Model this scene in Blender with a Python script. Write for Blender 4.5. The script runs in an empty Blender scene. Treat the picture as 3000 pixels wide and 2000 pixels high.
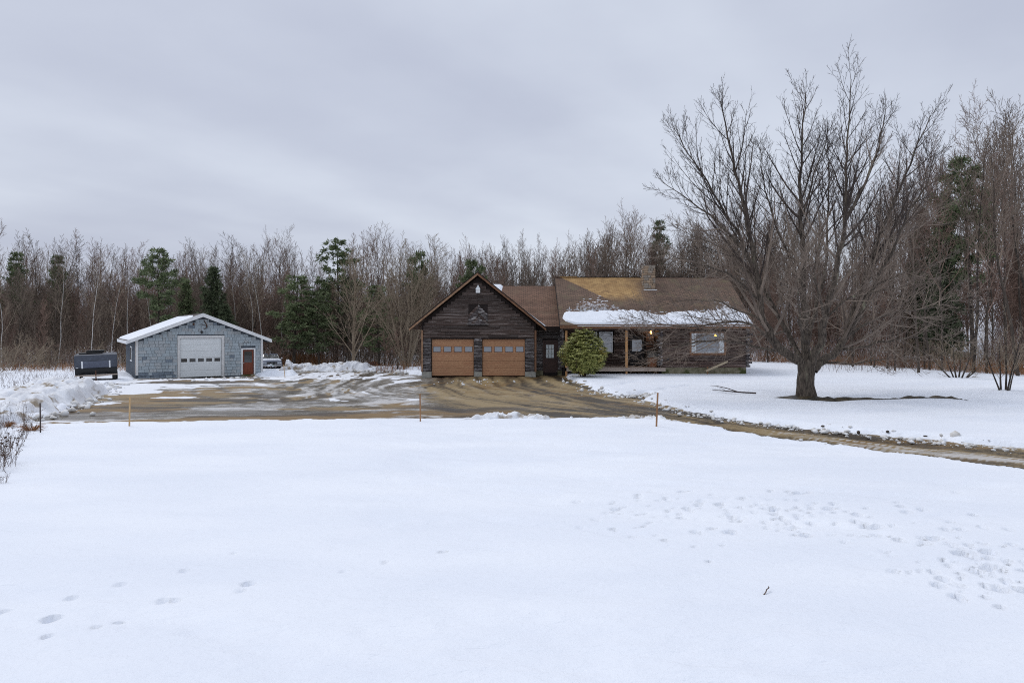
import bpy, bmesh, math, random
import numpy as np
from mathutils import Vector, Matrix

R = math.radians
sc = bpy.context.scene
COL = sc.collection

# ------------------------------------------------------------------ camera
CX, HY, FPX, CAMZ = 1500.0, 958.0, 2000.0, 3.2      # the photograph is 3000 x 2000, 24 mm equivalent
cam_d = bpy.data.cameras.new('camera')
cam = bpy.data.objects.new('camera', cam_d)
COL.objects.link(cam)
cam.location = (0, 0, CAMZ)
cam.rotation_euler = (R(90), 0, 0)
cam_d.sensor_width = 36.0
cam_d.lens = 24.0
cam_d.shift_y = -(1000.0 - HY) / 3000.0
cam_d.clip_start = 0.1
cam_d.clip_end = 5000
sc.camera = cam

# ------------------------------------------------------------------ world: overcast sky
SUN_EL, SUN_AZ = R(57), R(-52)      # compass azimuth, +Y is north; veiled sun high to the left, beyond the yard
w = bpy.data.worlds.new('World')
sc.world = w
w.use_nodes = True
nt = w.node_tree
nt.nodes.clear()
N = nt.nodes.new
L = nt.links.new
out = N('ShaderNodeOutputWorld')
sky = N('ShaderNodeTexSky')
sky.sky_type = 'NISHITA'
sky.sun_disc = False
sky.sun_elevation = SUN_EL
sky.sun_rotation = SUN_AZ
sky.air_density = 1.2
sky.dust_density = 3.0
bg1 = N('ShaderNodeBackground'); bg1.inputs['Strength'].default_value = 0.10
L(sky.outputs[0], bg1.inputs['Color'])
tc = N('ShaderNodeTexCoord')
sep = N('ShaderNodeSeparateXYZ'); L(tc.outputs['Generated'], sep.inputs[0])
addz = N('ShaderNodeMath'); addz.operation = 'ADD'; addz.inputs[1].default_value = 0.16
absz = N('ShaderNodeMath'); absz.operation = 'ABSOLUTE'; L(sep.outputs['Z'], absz.inputs[0]); L(absz.outputs[0], addz.inputs[0])
dx = N('ShaderNodeMath'); dx.operation = 'DIVIDE'; L(sep.outputs['X'], dx.inputs[0]); L(addz.outputs[0], dx.inputs[1])
dy = N('ShaderNodeMath'); dy.operation = 'DIVIDE'; L(sep.outputs['Y'], dy.inputs[0]); L(addz.outputs[0], dy.inputs[1])
cmb = N('ShaderNodeCombineXYZ'); L(dx.outputs[0], cmb.inputs['X']); L(dy.outputs[0], cmb.inputs['Y'])
mp = N('ShaderNodeMapping'); mp.vector_type = 'TEXTURE'; mp.inputs['Rotation'].default_value = (0, 0, R(52)); mp.inputs['Scale'].default_value = (3.4, 0.62, 1)
mp.inputs['Location'].default_value = (4.8, 0.4, 0)
L(cmb.outputs[0], mp.inputs['Vector'])
n1 = N('ShaderNodeTexNoise'); n1.inputs['Scale'].default_value = 1.0; n1.inputs['Detail'].default_value = 3; n1.inputs['Roughness'].default_value = 0.42
n1.inputs['Distortion'].default_value = 0.35
L(mp.outputs[0], n1.inputs['Vector'])
mp2 = N('ShaderNodeMapping'); mp2.inputs['Scale'].default_value = (0.22, 0.30, 1); mp2.inputs['Location'].default_value = (1.65, 0.3, 0)
L(cmb.outputs[0], mp2.inputs['Vector'])
n2 = N('ShaderNodeTexNoise'); n2.inputs['Scale'].default_value = 1.0; n2.inputs['Detail'].default_value = 2
L(mp2.outputs[0], n2.inputs['Vector'])
mx = N('ShaderNodeMath'); mx.operation = 'MULTIPLY_ADD'; mx.inputs[1].default_value = 0.20
L(n1.outputs[0], mx.inputs[0])
half = N('ShaderNodeMath'); half.operation = 'MULTIPLY'; half.inputs[1].default_value = 0.72
L(n2.outputs[0], half.inputs[0]); L(half.outputs[0], mx.inputs[2])
n3 = N('ShaderNodeTexNoise'); n3.inputs['Scale'].default_value = 2.6; n3.inputs['Detail'].default_value = 4; L(cmb.outputs[0], n3.inputs['Vector'])
mot = N('ShaderNodeMath'); mot.operation = 'MULTIPLY_ADD'; mot.inputs[1].default_value = 0.09; L(n3.outputs[0], mot.inputs[0]); L(mx.outputs[0], mot.inputs[2])
ramp = N('ShaderNodeValToRGB')
ramp.color_ramp.interpolation = 'EASE'
ramp.color_ramp.elements[0].position = 0.34; ramp.color_ramp.elements[0].color = (0.510, 0.550, 0.675, 1)
ramp.color_ramp.elements[1].position = 0.59; ramp.color_ramp.elements[1].color = (0.730, 0.785, 0.890, 1)
L(mot.outputs[0], ramp.inputs[0])
bg2 = N('ShaderNodeBackground'); bg2.inputs['Strength'].default_value = 1.0
L(ramp.outputs[0], bg2.inputs['Color'])
mixs = N('ShaderNodeMixShader'); mixs.inputs[0].default_value = 0.93
L(bg1.outputs[0], mixs.inputs[1]); L(bg2.outputs[0], mixs.inputs[2])
L(mixs.outputs[0], out.inputs['Surface'])

# ------------------------------------------------------------------ sun (veiled by the cloud: wide and weak)
sun_d = bpy.data.lights.new('sun', 'SUN')
sun_d.energy = 1.08
sun_d.angle = R(28)
sun_d.color = (1.0, 0.965, 0.92)
sun = bpy.data.objects.new('sun', sun_d)
COL.objects.link(sun)
sdir = Vector((math.sin(SUN_AZ) * math.cos(SUN_EL), math.cos(SUN_AZ) * math.cos(SUN_EL), math.sin(SUN_EL)))
sun.rotation_euler = sdir.to_track_quat('Z', 'Y').to_euler()

vs = sc.view_settings
sc.display_settings.display_device = 'sRGB'
vs.view_transform = 'Standard'
vs.look = 'None'
vs.exposure = 0.0
vs.gamma = 1.0
vs.use_curve_mapping = False
sc.render.engine = 'CYCLES'
sc.cycles.use_denoising = False
sc.cycles.filter_width = 1.05
sc.cycles.sample_clamp_indirect = 1.5
sc.cycles.max_bounces = 6
sc.cycles.transparent_max_bounces = 8

# ------------------------------------------------------------------ helpers
rng = random.Random(7)
NP = np.random.default_rng(11)


def P(px, py, d):
    """point at depth d metres that the photograph shows at pixel (px, py)"""
    return Vector(((px - CX) / FPX * d, d, CAMZ - (py - HY) / FPX * d))


def sstep(a, b, x):
    t = np.clip((x - a) / (b - a), 0, 1)
    return t * t * (3 - 2 * t)


_perm = np.random.default_rng(5).permutation(512)
_perm = np.concatenate([_perm, _perm])
_vals = np.random.default_rng(6).random(1024) * 2 - 1


def vnoise(x, y):
    x = np.asarray(x, float); y = np.asarray(y, float)
    xi = np.floor(x).astype(int); yi = np.floor(y).astype(int)
    xf = x - xi; yf = y - yi
    u = xf * xf * xf * (xf * (xf * 6 - 15) + 10); v = yf * yf * yf * (yf * (yf * 6 - 15) + 10)
    def h(i, j):
        return _vals[_perm[(_perm[i & 511] + j) & 511]]
    a = h(xi, yi); b = h(xi + 1, yi); c = h(xi, yi + 1); d = h(xi + 1, yi + 1)
    return (a * (1 - u) + b * u) * (1 - v) + (c * (1 - u) + d * u) * v


def fbm(x, y, octv=4, gain=0.5):
    s = 0; a = 1
    for i in range(octv):
        s = s + a * vnoise(x * 2 ** i + 17.3 * i, y * 2 ** i + 5.1 * i)
        a *= gain
    return s


def base_z(x, y):
    """the lie of the land: level by the house, falling away to the left and back, rising to the right behind the wood"""
    x = np.asarray(x, float); y = np.asarray(y, float)
    left = sstep(1, -13, x)
    zl = -0.75 * sstep(41, 55, y) - 0.5 * sstep(55, 80, y) - 0.26 * np.exp(-((x + 26.4) / 5.0) ** 2 - ((y - 43.5) / 5.0) ** 2)
    mid = -0.9 * sstep(54, 80, y) * sstep(30, 10, x)
    hill = 7.0 * sstep(62, 112, y) * sstep(14, 42, x)
    return zl * left + mid * (1 - left) + hill


def _ss(a, b, x):
    t = min(1.0, max(0.0, (x - a) / (b - a)))
    return t * t * (3 - 2 * t)


def bz(x, y):
    """base_z for one point, without arrays"""
    left = _ss(1, -13, x)
    zl = -0.75 * _ss(41, 55, y) - 0.5 * _ss(55, 80, y) - 0.26 * math.exp(-((x + 26.4) / 5.0) ** 2 - ((y - 43.5) / 5.0) ** 2)
    mid = -0.9 * _ss(54, 80, y) * _ss(30, 10, x)
    return zl * left + mid * (1 - left) + 7.0 * _ss(62, 112, y) * _ss(14, 42, x)


def gp(px, py, up=0.0):
    """ground point seen at pixel (px, py)"""
    d = 40.0
    for _ in range(34):
        x = (px - CX) / FPX * d
        z = bz(x, d) + up
        dn = FPX * (CAMZ - z) / max(py - HY, 6.0)
        d = d * 0.6 + min(dn, 160) * 0.4
    return Vector(((px - CX) / FPX * d, d, bz((px - CX) / FPX * d, d) + up))


def link(o, parent=None):
    COL.objects.link(o)
    if parent is not None:
        o.parent = parent
    return o


def tag(o, label=None, cat=None, group=None, kind=None):
    if label: o['label'] = label
    if cat: o['category'] = cat
    if group: o['group'] = group
    if kind: o['kind'] = kind
    return o


def empty(name, loc=(0, 0, 0), rz=0.0):
    o = bpy.data.objects.new(name, None)
    o.location = loc
    o.rotation_euler = (0, 0, rz)
    o.empty_display_size = 0.2
    return link(o)


def np_mesh(name, V, faces, mats=(), smooth=False):
    """faces: list of integer arrays (k x 3 or k x 4)"""
    me = bpy.data.meshes.new(name)
    V = np.asarray(V, np.float32)
    me.vertices.add(len(V)); me.vertices.foreach_set('co', V.ravel())
    idx, start, tot = [], [], []
    s = 0
    for f in faces:
        f = np.asarray(f, np.int32)
        if len(f) == 0: continue
        k = f.shape[1]
        idx.append(f.ravel()); start.append(s + np.arange(len(f), dtype=np.int32) * k); tot.append(np.full(len(f), k, np.int32))
        s += f.size
    idx = np.concatenate(idx); start = np.concatenate(start); tot = np.concatenate(tot)
    me.loops.add(len(idx)); me.loops.foreach_set('vertex_index', idx)
    me.polygons.add(len(start)); me.polygons.foreach_set('loop_start', start); me.polygons.foreach_set('loop_total', tot)
    if smooth:
        me.polygons.foreach_set('use_smooth', np.ones(len(start), bool))
    for m in mats: me.materials.append(m)
    me.update(calc_edges=True)
    me.validate()
    return me


class MB:
    """collects simple shapes, then becomes ONE mesh object"""
    def __init__(s, off=(0, 0, 0)):
        s.v = []; s.f = []; s.off = Vector(off)

    def poly(s, pts):
        i = len(s.v); s.v += [tuple(p) for p in pts]; s.f.append(tuple(range(i, i + len(pts))))

    def box(s, x0, x1, y0, y1, z0, z1, M=None):
        i = len(s.v)
        c = [(x, y, z) for z in (z0, z1) for y in (y0, y1) for x in (x0, x1)]
        if M is not None: c = [tuple(M @ Vector(p)) for p in c]
        s.v += c
        s.f += [(i, i+2, i+3, i+1), (i+4, i+5, i+7, i+6), (i, i+1, i+5, i+4), (i+2, i+6, i+7, i+3), (i, i+4, i+6, i+2), (i+1, i+3, i+7, i+5)]

    def bar(s, a, b, wd, ht, up=(0, 0, 1)):
        a, b = Vector(a), Vector(b); t = (b - a).normalized()
        u = Vector(up); sd = t.cross(u).normalized(); u = sd.cross(t)
        i = len(s.v)
        for p in (a, b):
            for (m, n) in ((-1, -1), (1, -1), (1, 1), (-1, 1)):
                s.v.append(tuple(p + sd * m * wd / 2 + u * n * ht / 2))
        s.f += [(i, i+1, i+2, i+3), (i+7, i+6, i+5, i+4)] + [(i+k, i+4+k, i+4+(k+1) % 4, i+(k+1) % 4) for k in range(4)]

    def prism(s, prof, a0, a1, axis='x'):
        """extrude a closed profile. axis x: profile is (y, z); axis y: profile is (x, z)"""
        i = len(s.v); n = len(prof)
        for a in (a0, a1):
            for (p, q) in prof:
                s.v.append((a, p, q) if axis == 'x' else (p, a, q))
        s.f.append(tuple(range(i, i + n))); s.f.append(tuple(range(i + 2 * n - 1, i + n - 1, -1)))
        for k in range(n):
            s.f.append((i + k, i + n + k, i + n + (k + 1) % n, i + (k + 1) % n))

    def tube(s, pts, rad, n=8, cap=True):
        pts = [Vector(p) for p in pts]
        if not hasattr(rad, '__len__'): rad = [rad] * len(pts)
        i0 = len(s.v)
        for k, p in enumerate(pts):
            t = (pts[min(k + 1, len(pts) - 1)] - pts[max(k - 1, 0)]).normalized()
            ref = Vector((0, 0, 1)) if abs(t.z) < 0.8 else Vector((1, 0, 0))
            b = t.cross(ref).normalized(); c = b.cross(t)
            for j in range(n):
                a = 2 * math.pi * j / n
                s.v.append(tuple(p + (b * math.cos(a) + c * math.sin(a)) * rad[k]))
        for k in range(len(pts) - 1):
            for j in range(n):
                s.f.append((i0 + k*n + j, i0 + k*n + (j+1) % n, i0 + (k+1)*n + (j+1) % n, i0 + (k+1)*n + j))
        if cap:
            s.f.append(tuple(range(i0, i0 + n))); s.f.append(tuple(range(i0 + len(pts)*n - 1, i0 + (len(pts)-1)*n - 1, -1)))

    def build(s, name, mat, parent=None, smooth=False, bevel=0.0):
        me = bpy.data.meshes.new(name)
        me.from_pydata([tuple(Vector(v) - s.off) for v in s.v], [], s.f)
        me.materials.append(mat)
        bm = bmesh.new(); bm.from_mesh(me)
        bmesh.ops.recalc_face_normals(bm, faces=bm.faces)
        if bevel:
            bmesh.ops.bevel(bm, geom=list(bm.edges), offset=bevel, segments=2, affect='EDGES', clamp_overlap=True)
        bm.to_mesh(me); bm.free()
        if smooth:
            for p in me.polygons: p.use_smooth = True
        o = bpy.data.objects.new(name, me)
        return link(o, parent)


def obj(name, me, parent=None, loc=(0, 0, 0), rot=(0, 0, 0), scale=(1, 1, 1)):
    o = bpy.data.objects.new(name, me)
    o.location = loc; o.rotation_euler = rot; o.scale = scale
    return link(o, parent)


# ------------------------------------------------------------------ materials
def lin(r, g, b):
    def f(c):
        c /= 255.0
        return c / 12.92 if c <= 0.04045 else ((c + 0.055) / 1.055) ** 2.4
    return (f(r), f(g), f(b), 1)


def new_mat(name):
    m = bpy.data.materials.new(name); m.use_nodes = True
    t = m.node_tree
    return m, t, t.nodes['Principled BSDF']


def mat(name, c1, c2=None, scale=4.0, rough=0.7, stretch=(1, 1, 1), bump=0.0, bscale=None, vary=0.0, detail=4, metal=0.0, spec=0.4,
        c3=None, lo=0.35, hi=0.65, s3=1.5, t3=0.58):
    """noise mix of two colours, an optional third in larger patches, per-object brightness variation, bump"""
    m, t, b = new_mat(name)
    nw, lk = t.nodes.new, t.links.new
    b.inputs['Roughness'].default_value = rough
    b.inputs['Metallic'].default_value = metal
    b.inputs['Specular IOR Level'].default_value = spec
    tcn = nw('ShaderNodeTexCoord')
    oi = nw('ShaderNodeObjectInfo')
    sc_ = nw('ShaderNodeVectorMath'); sc_.operation = 'SCALE'; sc_.inputs[0].default_value = (37, 53, 71)
    lk(oi.outputs['Random'], sc_.inputs['Scale'])
    ad = nw('ShaderNodeVectorMath'); ad.operation = 'ADD'
    lk(tcn.outputs['Object'], ad.inputs[0]); lk(sc_.outputs[0], ad.inputs[1])
    mpn = nw('ShaderNodeMapping'); mpn.inputs['Scale'].default_value = stretch
    lk(ad.outputs[0], mpn.inputs['Vector'])
    col = None
    if c2 is not None:
        nz = nw('ShaderNodeTexNoise'); nz.inputs['Scale'].default_value = scale; nz.inputs['Detail'].default_value = detail
        nz.inputs['Roughness'].default_value = 0.6
        lk(mpn.outputs[0], nz.inputs['Vector'])
        rp = nw('ShaderNodeValToRGB')
        rp.color_ramp.elements[0].position = lo; rp.color_ramp.elements[0].color = c1
        rp.color_ramp.elements[1].position = hi; rp.color_ramp.elements[1].color = c2
        lk(nz.outputs[0], rp.inputs[0])
        col = rp.outputs[0]
        if c3 is not None:
            nz3 = nw('ShaderNodeTexNoise'); nz3.inputs['Scale'].default_value = s3; nz3.inputs['Detail'].default_value = 5
            lk(mpn.outputs[0], nz3.inputs['Vector'])
            r3 = nw('ShaderNodeValToRGB'); r3.color_ramp.elements[0].position = t3; r3.color_ramp.elements[1].position = t3 + 0.1
            lk(nz3.outputs[0], r3.inputs[0])
            mx3 = nw('ShaderNodeMix'); mx3.data_type = 'RGBA'; mx3.inputs[7].default_value = c3
            lk(r3.outputs[0], mx3.inputs[0]); lk(col, mx3.inputs[6])
            col = mx3.outputs[2]
    else:
        rgb = nw('ShaderNodeRGB'); rgb.outputs[0].default_value = c1
        col = rgb.outputs[0]
    if vary:
        mr = nw('ShaderNodeMapRange'); mr.inputs[3].default_value = 1 - vary; mr.inputs[4].default_value = 1 + vary
        lk(oi.outputs['Random'], mr.inputs[0])
        hs = nw('ShaderNodeHueSaturation'); lk(mr.outputs[0], hs.inputs['Value']); lk(col, hs.inputs['Color'])
        col = hs.outputs[0]
    lk(col, b.inputs['Base Color'])
    if bump:
        nb = nw('ShaderNodeTexNoise'); nb.inputs['Scale'].default_value = bscale or scale * 2; nb.inputs['Detail'].default_value = 5
        lk(mpn.outputs[0], nb.inputs['Vector'])
        bp = nw('ShaderNodeBump'); bp.inputs['Strength'].default_value = bump; bp.inputs['Distance'].default_value = 0.02
        lk(nb.outputs[0], bp.inputs['Height']); lk(bp.outputs[0], b.inputs['Normal'])
    return m


def glass_mat(name, dark, refl, rough=0.03, tint=(1, 1, 1, 1)):
    m, t, b = new_mat(name)
    nw, lk = t.nodes.new, t.links.new
    b.inputs['Base Color'].default_value = dark
    b.inputs['Roughness'].default_value = 0.4
    g = nw('ShaderNodeBsdfGlossy'); g.inputs['Roughness'].default_value = rough; g.inputs['Color'].default_value = tint
    mxn = nw('ShaderNodeMixShader'); mxn.inputs[0].default_value = refl
    lk(b.outputs[0], mxn.inputs[1]); lk(g.outputs[0], mxn.inputs[2])
    lk(mxn.outputs[0], t.nodes['Material Output'].inputs['Surface'])
    return m


def emit_mat(name, c, s):
    m, t, b = new_mat(name)
    b.inputs['Base Color'].default_value = c
    b.inputs['Emission Color'].default_value = c
    b.inputs['Emission Strength'].default_value = s
    return m


M = {}
M['log'] = mat('weathered log', lin(34, 28, 28), lin(88, 80, 80), scale=3.0, stretch=(0.6, 3, 9), rough=0.75, bump=0.7, bscale=8, vary=0.42, c3=lin(172, 168, 168), s3=1.7, t3=0.53)
M['log_brown'] = mat('brown log', lin(32, 24, 22), lin(94, 72, 62), scale=3.0, stretch=(0.6, 3, 9), rough=0.75, bump=0.7, bscale=8, vary=0.4, c3=lin(152, 140, 136), s3=1.3, t3=0.56)
M['log_gable'] = mat('dark lapped log siding', lin(36, 27, 24), lin(84, 68, 62), scale=3.0, stretch=(0.5, 3, 10), rough=0.75, bump=0.7, bscale=8, vary=0.42, c3=lin(166, 156, 152), s3=1.9, t3=0.56)
M['log_end'] = mat('log end grain', lin(66, 60, 60), lin(128, 122, 120), scale=5, rough=0.8, bump=0.3, vary=0.25)
M['dark'] = mat('dark backing wood', lin(29, 23, 22), lin(42, 33, 31), scale=3, rough=0.9)
M['trim_brown'] = mat('brown trim', lin(98, 69, 52), lin(133, 96, 69), scale=6, stretch=(1, 1, 1), rough=0.7, bump=0.1)
M['rake'] = mat('stained rake board', lin(128, 98, 76), lin(164, 130, 102), scale=5, rough=0.7)
M['gdoor'] = mat('tan garage door', lin(160, 115, 84), lin(198, 152, 114), scale=14, stretch=(0.5, 1, 3), rough=0.55, bump=0.1, vary=0.06, c3=lin(174, 126, 93), s3=2.0, t3=0.5)
M['gdoor_line'] = mat('garage door joint', lin(84, 54, 34), rough=0.7)
M['pine_post'] = mat('yellow pine post', lin(176, 128, 82), lin(204, 158, 108), scale=5, stretch=(4, 4, 0.4), rough=0.6)
M['deck'] = mat('weathered deck board', lin(150, 134, 122), lin(186, 172, 160), scale=5, stretch=(0.3, 4, 4), rough=0.7)
M['concrete'] = mat('mossy concrete', lin(92, 88, 66), lin(134, 128, 108), scale=4, rough=0.9, bump=0.2, c3=lin(64, 70, 34), s3=1.6, t3=0.5)
M['block'] = mat('concrete footing', lin(140, 138, 130), lin(168, 166, 158), scale=5, rough=0.9, bump=0.2)
M['white'] = mat('white paint', lin(220, 222, 224), lin(238, 239, 240), scale=3, rough=0.55, bump=0.03)
M['white_old'] = mat('worn white paint', lin(206, 206, 206), lin(228, 228, 228), scale=3, rough=0.6, bump=0.05, c3=lin(190, 178, 160), s3=3, t3=0.66)
M['curtain'] = mat('white curtain', lin(196, 206, 210), lin(224, 230, 232), scale=2, stretch=(14, 1, 0.4), rough=0.9)
M['glass'] = glass_mat('window glass', (0.02, 0.022, 0.025, 1), 0.17)
M['glass_light'] = glass_mat('bright window glass', (0.05, 0.055, 0.06, 1), 0.17, tint=(0.92, 0.95, 1, 1))
M['glass_dark'] = glass_mat('dark window glass', (0.006, 0.006, 0.007, 1), 0.06)
M['door_dark'] = mat('dark brown door', lin(53, 33, 28), lin(71, 46, 40), scale=4, rough=0.5, c3=lin(144, 113, 84), s3=1.8, t3=0.70)
M['door_black'] = mat('porch door', lin(24, 20, 20), lin(36, 30, 28), scale=4, rough=0.5)
M['door_red'] = mat('red brown door', lin(104, 48, 30), lin(132, 68, 44), scale=5, stretch=(4, 4, 0.6), rough=0.5)
M['metal_white'] = mat('white painted metal', lin(226, 231, 234), lin(236, 240, 242), scale=3, stretch=(0.4, 1, 4), rough=0.45)
M['metal_dark'] = mat('dark metal', lin(40, 38, 38), lin(58, 54, 52), scale=8, rough=0.6)
M['rust'] = mat('rusty iron', lin(58, 40, 34), lin(96, 62, 44), scale=9, rough=0.85)
M['stone1'] = mat('chimney stone grey', lin(128, 118, 108), lin(158, 148, 136), scale=6, rough=0.9, bump=0.4, vary=0.16)
M['stone2'] = mat('chimney stone tan', lin(138, 118, 98), lin(166, 144, 122), scale=6, rough=0.9, bump=0.4, vary=0.16)
M['mortar'] = mat('mortar', lin(132, 122, 112), lin(156, 146, 136), scale=9, rough=0.95)
M['shingle_a'] = mat('blue grey shingle', lin(146, 158, 166), lin(182, 192, 198), scale=5, stretch=(6, 1, 0.8), rough=0.85, bump=0.25, vary=0.09)
M['shingle_b'] = mat('faded grey shingle', lin(152, 159, 164), lin(190, 195, 198), scale=5, stretch=(6, 1, 0.8), rough=0.85, bump=0.25, vary=0.09, c3=lin(124, 130, 136), t3=0.56)
M['shingle_c'] = mat('stained shingle', lin(83, 91, 101), lin(141, 154, 167), scale=6, stretch=(3, 1, 1.5), rough=0.9, bump=0.25, vary=0.2)
M['shed_side'] = mat('blue grey siding', lin(58, 65, 74), lin(84, 92, 102), scale=4, rough=0.85, bump=0.2)
M['roof_grey'] = mat('grey roof shingle', lin(70, 64, 62), lin(92, 86, 84), scale=8, rough=0.9)
M['snow_clean'] = mat('snow', lin(230, 235, 244), lin(238, 242, 250), scale=2.0, rough=0.55, bump=0.15, bscale=14, spec=0.25)
M['snow_dirty'] = mat('dirty ploughed snow', lin(214, 215, 220), lin(236, 239, 245), scale=1.5, rough=0.6, bump=0.7, bscale=6, spec=0.25, c3=lin(150, 138, 122), s3=1.3, t3=0.55)
M['clod'] = mat('dirty snow clod', lin(196, 192, 186), lin(232, 234, 238), scale=2.5, rough=0.7, bump=0.3, bscale=9)
M['rock'] = mat('wet stone', lin(52, 44, 38), lin(92, 80, 70), scale=6, rough=0.6, bump=0.3)
M['bark'] = mat('maple bark', lin(46, 39, 34), lin(104, 93, 82), scale=5, stretch=(3, 3, 0.6), rough=0.9, bump=0.9, bscale=9, c3=lin(140, 138, 116), s3=1.1, t3=0.62)
M['twig'] = mat('maple twigs', lin(48, 40, 37), lin(78, 67, 61), scale=0.7, rough=0.85)  # upper twigs darkened in colour, as if backlit against the sky
M['twig_low'] = mat('lichened lit maple twigs', lin(92, 80, 72), lin(146, 131, 118), scale=0.7, rough=0.85)  # paler low twigs: lichen and brighter light both put into the colour
M['bark_dark'] = mat('dark woodland bark', lin(46, 39, 34), lin(84, 74, 65), scale=3, stretch=(3, 3, 0.6), rough=0.9, vary=0.3)
M['twig_grey'] = mat('grey woodland twigs', lin(96, 83, 73), lin(130, 115, 102), scale=0.5, rough=0.9, vary=0.25)
M['twig_red'] = mat('brown woodland twigs', lin(104, 83, 73), lin(136, 112, 99), scale=0.5, rough=0.9, vary=0.25)
M['twig_tan'] = mat('tan twigs', lin(118, 104, 88), lin(156, 141, 122), scale=0.6, rough=0.9, vary=0.15)
M['birch'] = mat('birch bark', lin(176, 172, 168), lin(210, 208, 204), scale=4, stretch=(1, 1, 3), rough=0.8, c3=lin(84, 78, 76), s3=3, t3=0.6, vary=0.12)
M['needle'] = mat('pine needles', lin(70, 82, 54), lin(128, 138, 100), scale=2.5, rough=0.8, vary=0.22)
M['needle_dark'] = mat('dark hemlock needles', lin(50, 60, 42), lin(98, 106, 78), scale=2.5, rough=0.8, vary=0.22)
M['rhodo'] = mat('rhododendron leaf', lin(100, 110, 52), lin(184, 182, 110), scale=6, rough=0.5, c3=lin(196, 176, 98), s3=0.9, t3=0.58)
M['stem'] = mat('brown stem', lin(56, 44, 36), lin(82, 66, 54), scale=6, rough=0.9)
M['straw'] = mat('dead rusty grass', lin(124, 84, 54), lin(170, 124, 84), scale=0.5, rough=0.9)
M['weed'] = mat('dead weed stalk', lin(70, 54, 46), lin(104, 82, 68), scale=3, rough=0.9)
M['seed'] = mat('dry seed head', lin(44, 32, 28), lin(76, 56, 44), scale=9, rough=0.9)
M['stake'] = mat('pale wooden stake', lin(172, 140, 98), lin(200, 170, 128), scale=6, stretch=(3, 3, 0.4), rough=0.7, vary=0.1)
M['stake_brown'] = mat('brown wooden stake', lin(128, 92, 62), lin(160, 120, 86), scale=6, stretch=(3, 3, 0.4), rough=0.7)
M['iron'] = mat('dark iron stake', lin(44, 34, 32), lin(66, 50, 46), scale=8, rough=0.7)
M['camper'] = mat('dark camper shell', lin(60, 64, 75), lin(73, 79, 91), scale=6, rough=0.5, bump=0.05)
M['camper_hatch'] = mat('camper hatch', lin(80, 84, 100), lin(91, 98, 113), scale=6, rough=0.5)
M['black'] = mat('black plastic', lin(14, 14, 16), lin(20, 20, 22), scale=6, rough=0.5)
M['tyre'] = mat('rubber tyre', lin(20, 20, 20), lin(30, 30, 30), scale=8, rough=0.85)
M['car'] = mat('silver blue car paint', lin(112, 118, 134), lin(122, 128, 144), scale=3, rough=0.3, metal=0.3, spec=0.5)
M['chrome'] = mat('chrome', lin(190, 192, 198), lin(205, 207, 212), scale=3, rough=0.18, metal=0.9)
M['lens'] = mat('headlight lens', lin(190, 196, 204), lin(206, 212, 220), scale=20, rough=0.15)
M['plate'] = mat('green plate', lin(60, 104, 74), lin(76, 122, 92), scale=20, rough=0.5)
M['brown_box'] = mat('red brown box', lin(132, 80, 52), lin(158, 100, 66), scale=5, rough=0.6)
M['grey_lid'] = mat('grey lid', lin(92, 88, 84), lin(122, 118, 112), scale=12, rough=0.9, bump=0.2)
M['board'] = mat('pale bare board', lin(166, 150, 124), lin(198, 182, 154), scale=6, stretch=(0.4, 4, 4), rough=0.7)

# ------------------------------------------------------------------ terrain
DRIVE_PX = [(40, 1249), (150, 1250), (300, 1248), (500, 1243), (800, 1238), (1100, 1236), (1400, 1232), (1700, 1231), (1850, 1232), (1950, 1236),
            (2020, 1245), (2200, 1276), (2400, 1305), (2600, 1332), (2800, 1358), (3000, 1383), (3500, 1446),
            (3500, 1362), (3000, 1316), (2800, 1297), (2600, 1278), (2400, 1258), (2200, 1235), (2050, 1213), (1950, 1190), (1880, 1173), (1905, 1156), (1890, 1151),
            (1845, 1158), (1800, 1158), (1745, 1143), (1690, 1119), (1652, 1104), (1642, 1096), (1640, 1086), (1440, 1084), (1240, 1086), (1215, 1092), (1120, 1085), (980, 1084),
            (850, 1086), (800, 1092), (770, 1086), (560, 1086), (410, 1094), (392, 1114), (340, 1122), (285, 1152), (235, 1176), (180, 1202), (120, 1224), (60, 1238)]
DRIVE = np.array([[gp(a, b).x, gp(a, b).y] for a, b in DRIVE_PX])


def seg_dist(x, y, a, b):
    ax, ay = a; bx, by = b
    vx, vy = bx - ax, by - ay
    t = np.clip(((x - ax) * vx + (y - ay) * vy) / (vx * vx + vy * vy + 1e-9), 0, 1)
    return np.hypot(x - (ax + t * vx), y - (ay + t * vy)), t


def poly_sd(x, y, poly):
    """signed distance, negative inside"""
    d = np.full(x.shape, 1e9); ins = np.zeros(x.shape, bool)
    n = len(poly)
    for i in range(n):
        a, b = poly[i], poly[(i + 1) % n]
        dd, _ = seg_dist(x, y, a, b)
        d = np.minimum(d, dd)
        c = ((a[1] > y) != (b[1] > y)) & (x < (b[0] - a[0]) * (y - a[1]) / (b[1] - a[1] + 1e-12) + a[0])
        ins ^= c
    return np.where(ins, -d, d)


def grid(d0, d1, nr, u0, u1, nc):
    """rows spaced in proportion to distance, so that the near ground is fine and the far ground coarse"""
    d = d0 * (d1 / d0) ** (np.arange(nr) / (nr - 1))
    u = np.linspace(u0, u1, nc)
    D, U = np.meshgrid(d, u, indexing='ij')
    X = U * (D + 4.0)
    i = np.arange(nr * nc).reshape(nr, nc)
    f = np.stack([i[:-1, :-1], i[:-1, 1:], i[1:, 1:], i[1:, :-1]], -1).reshape(-1, 4)
    return X.ravel(), D.ravel(), f


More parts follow.
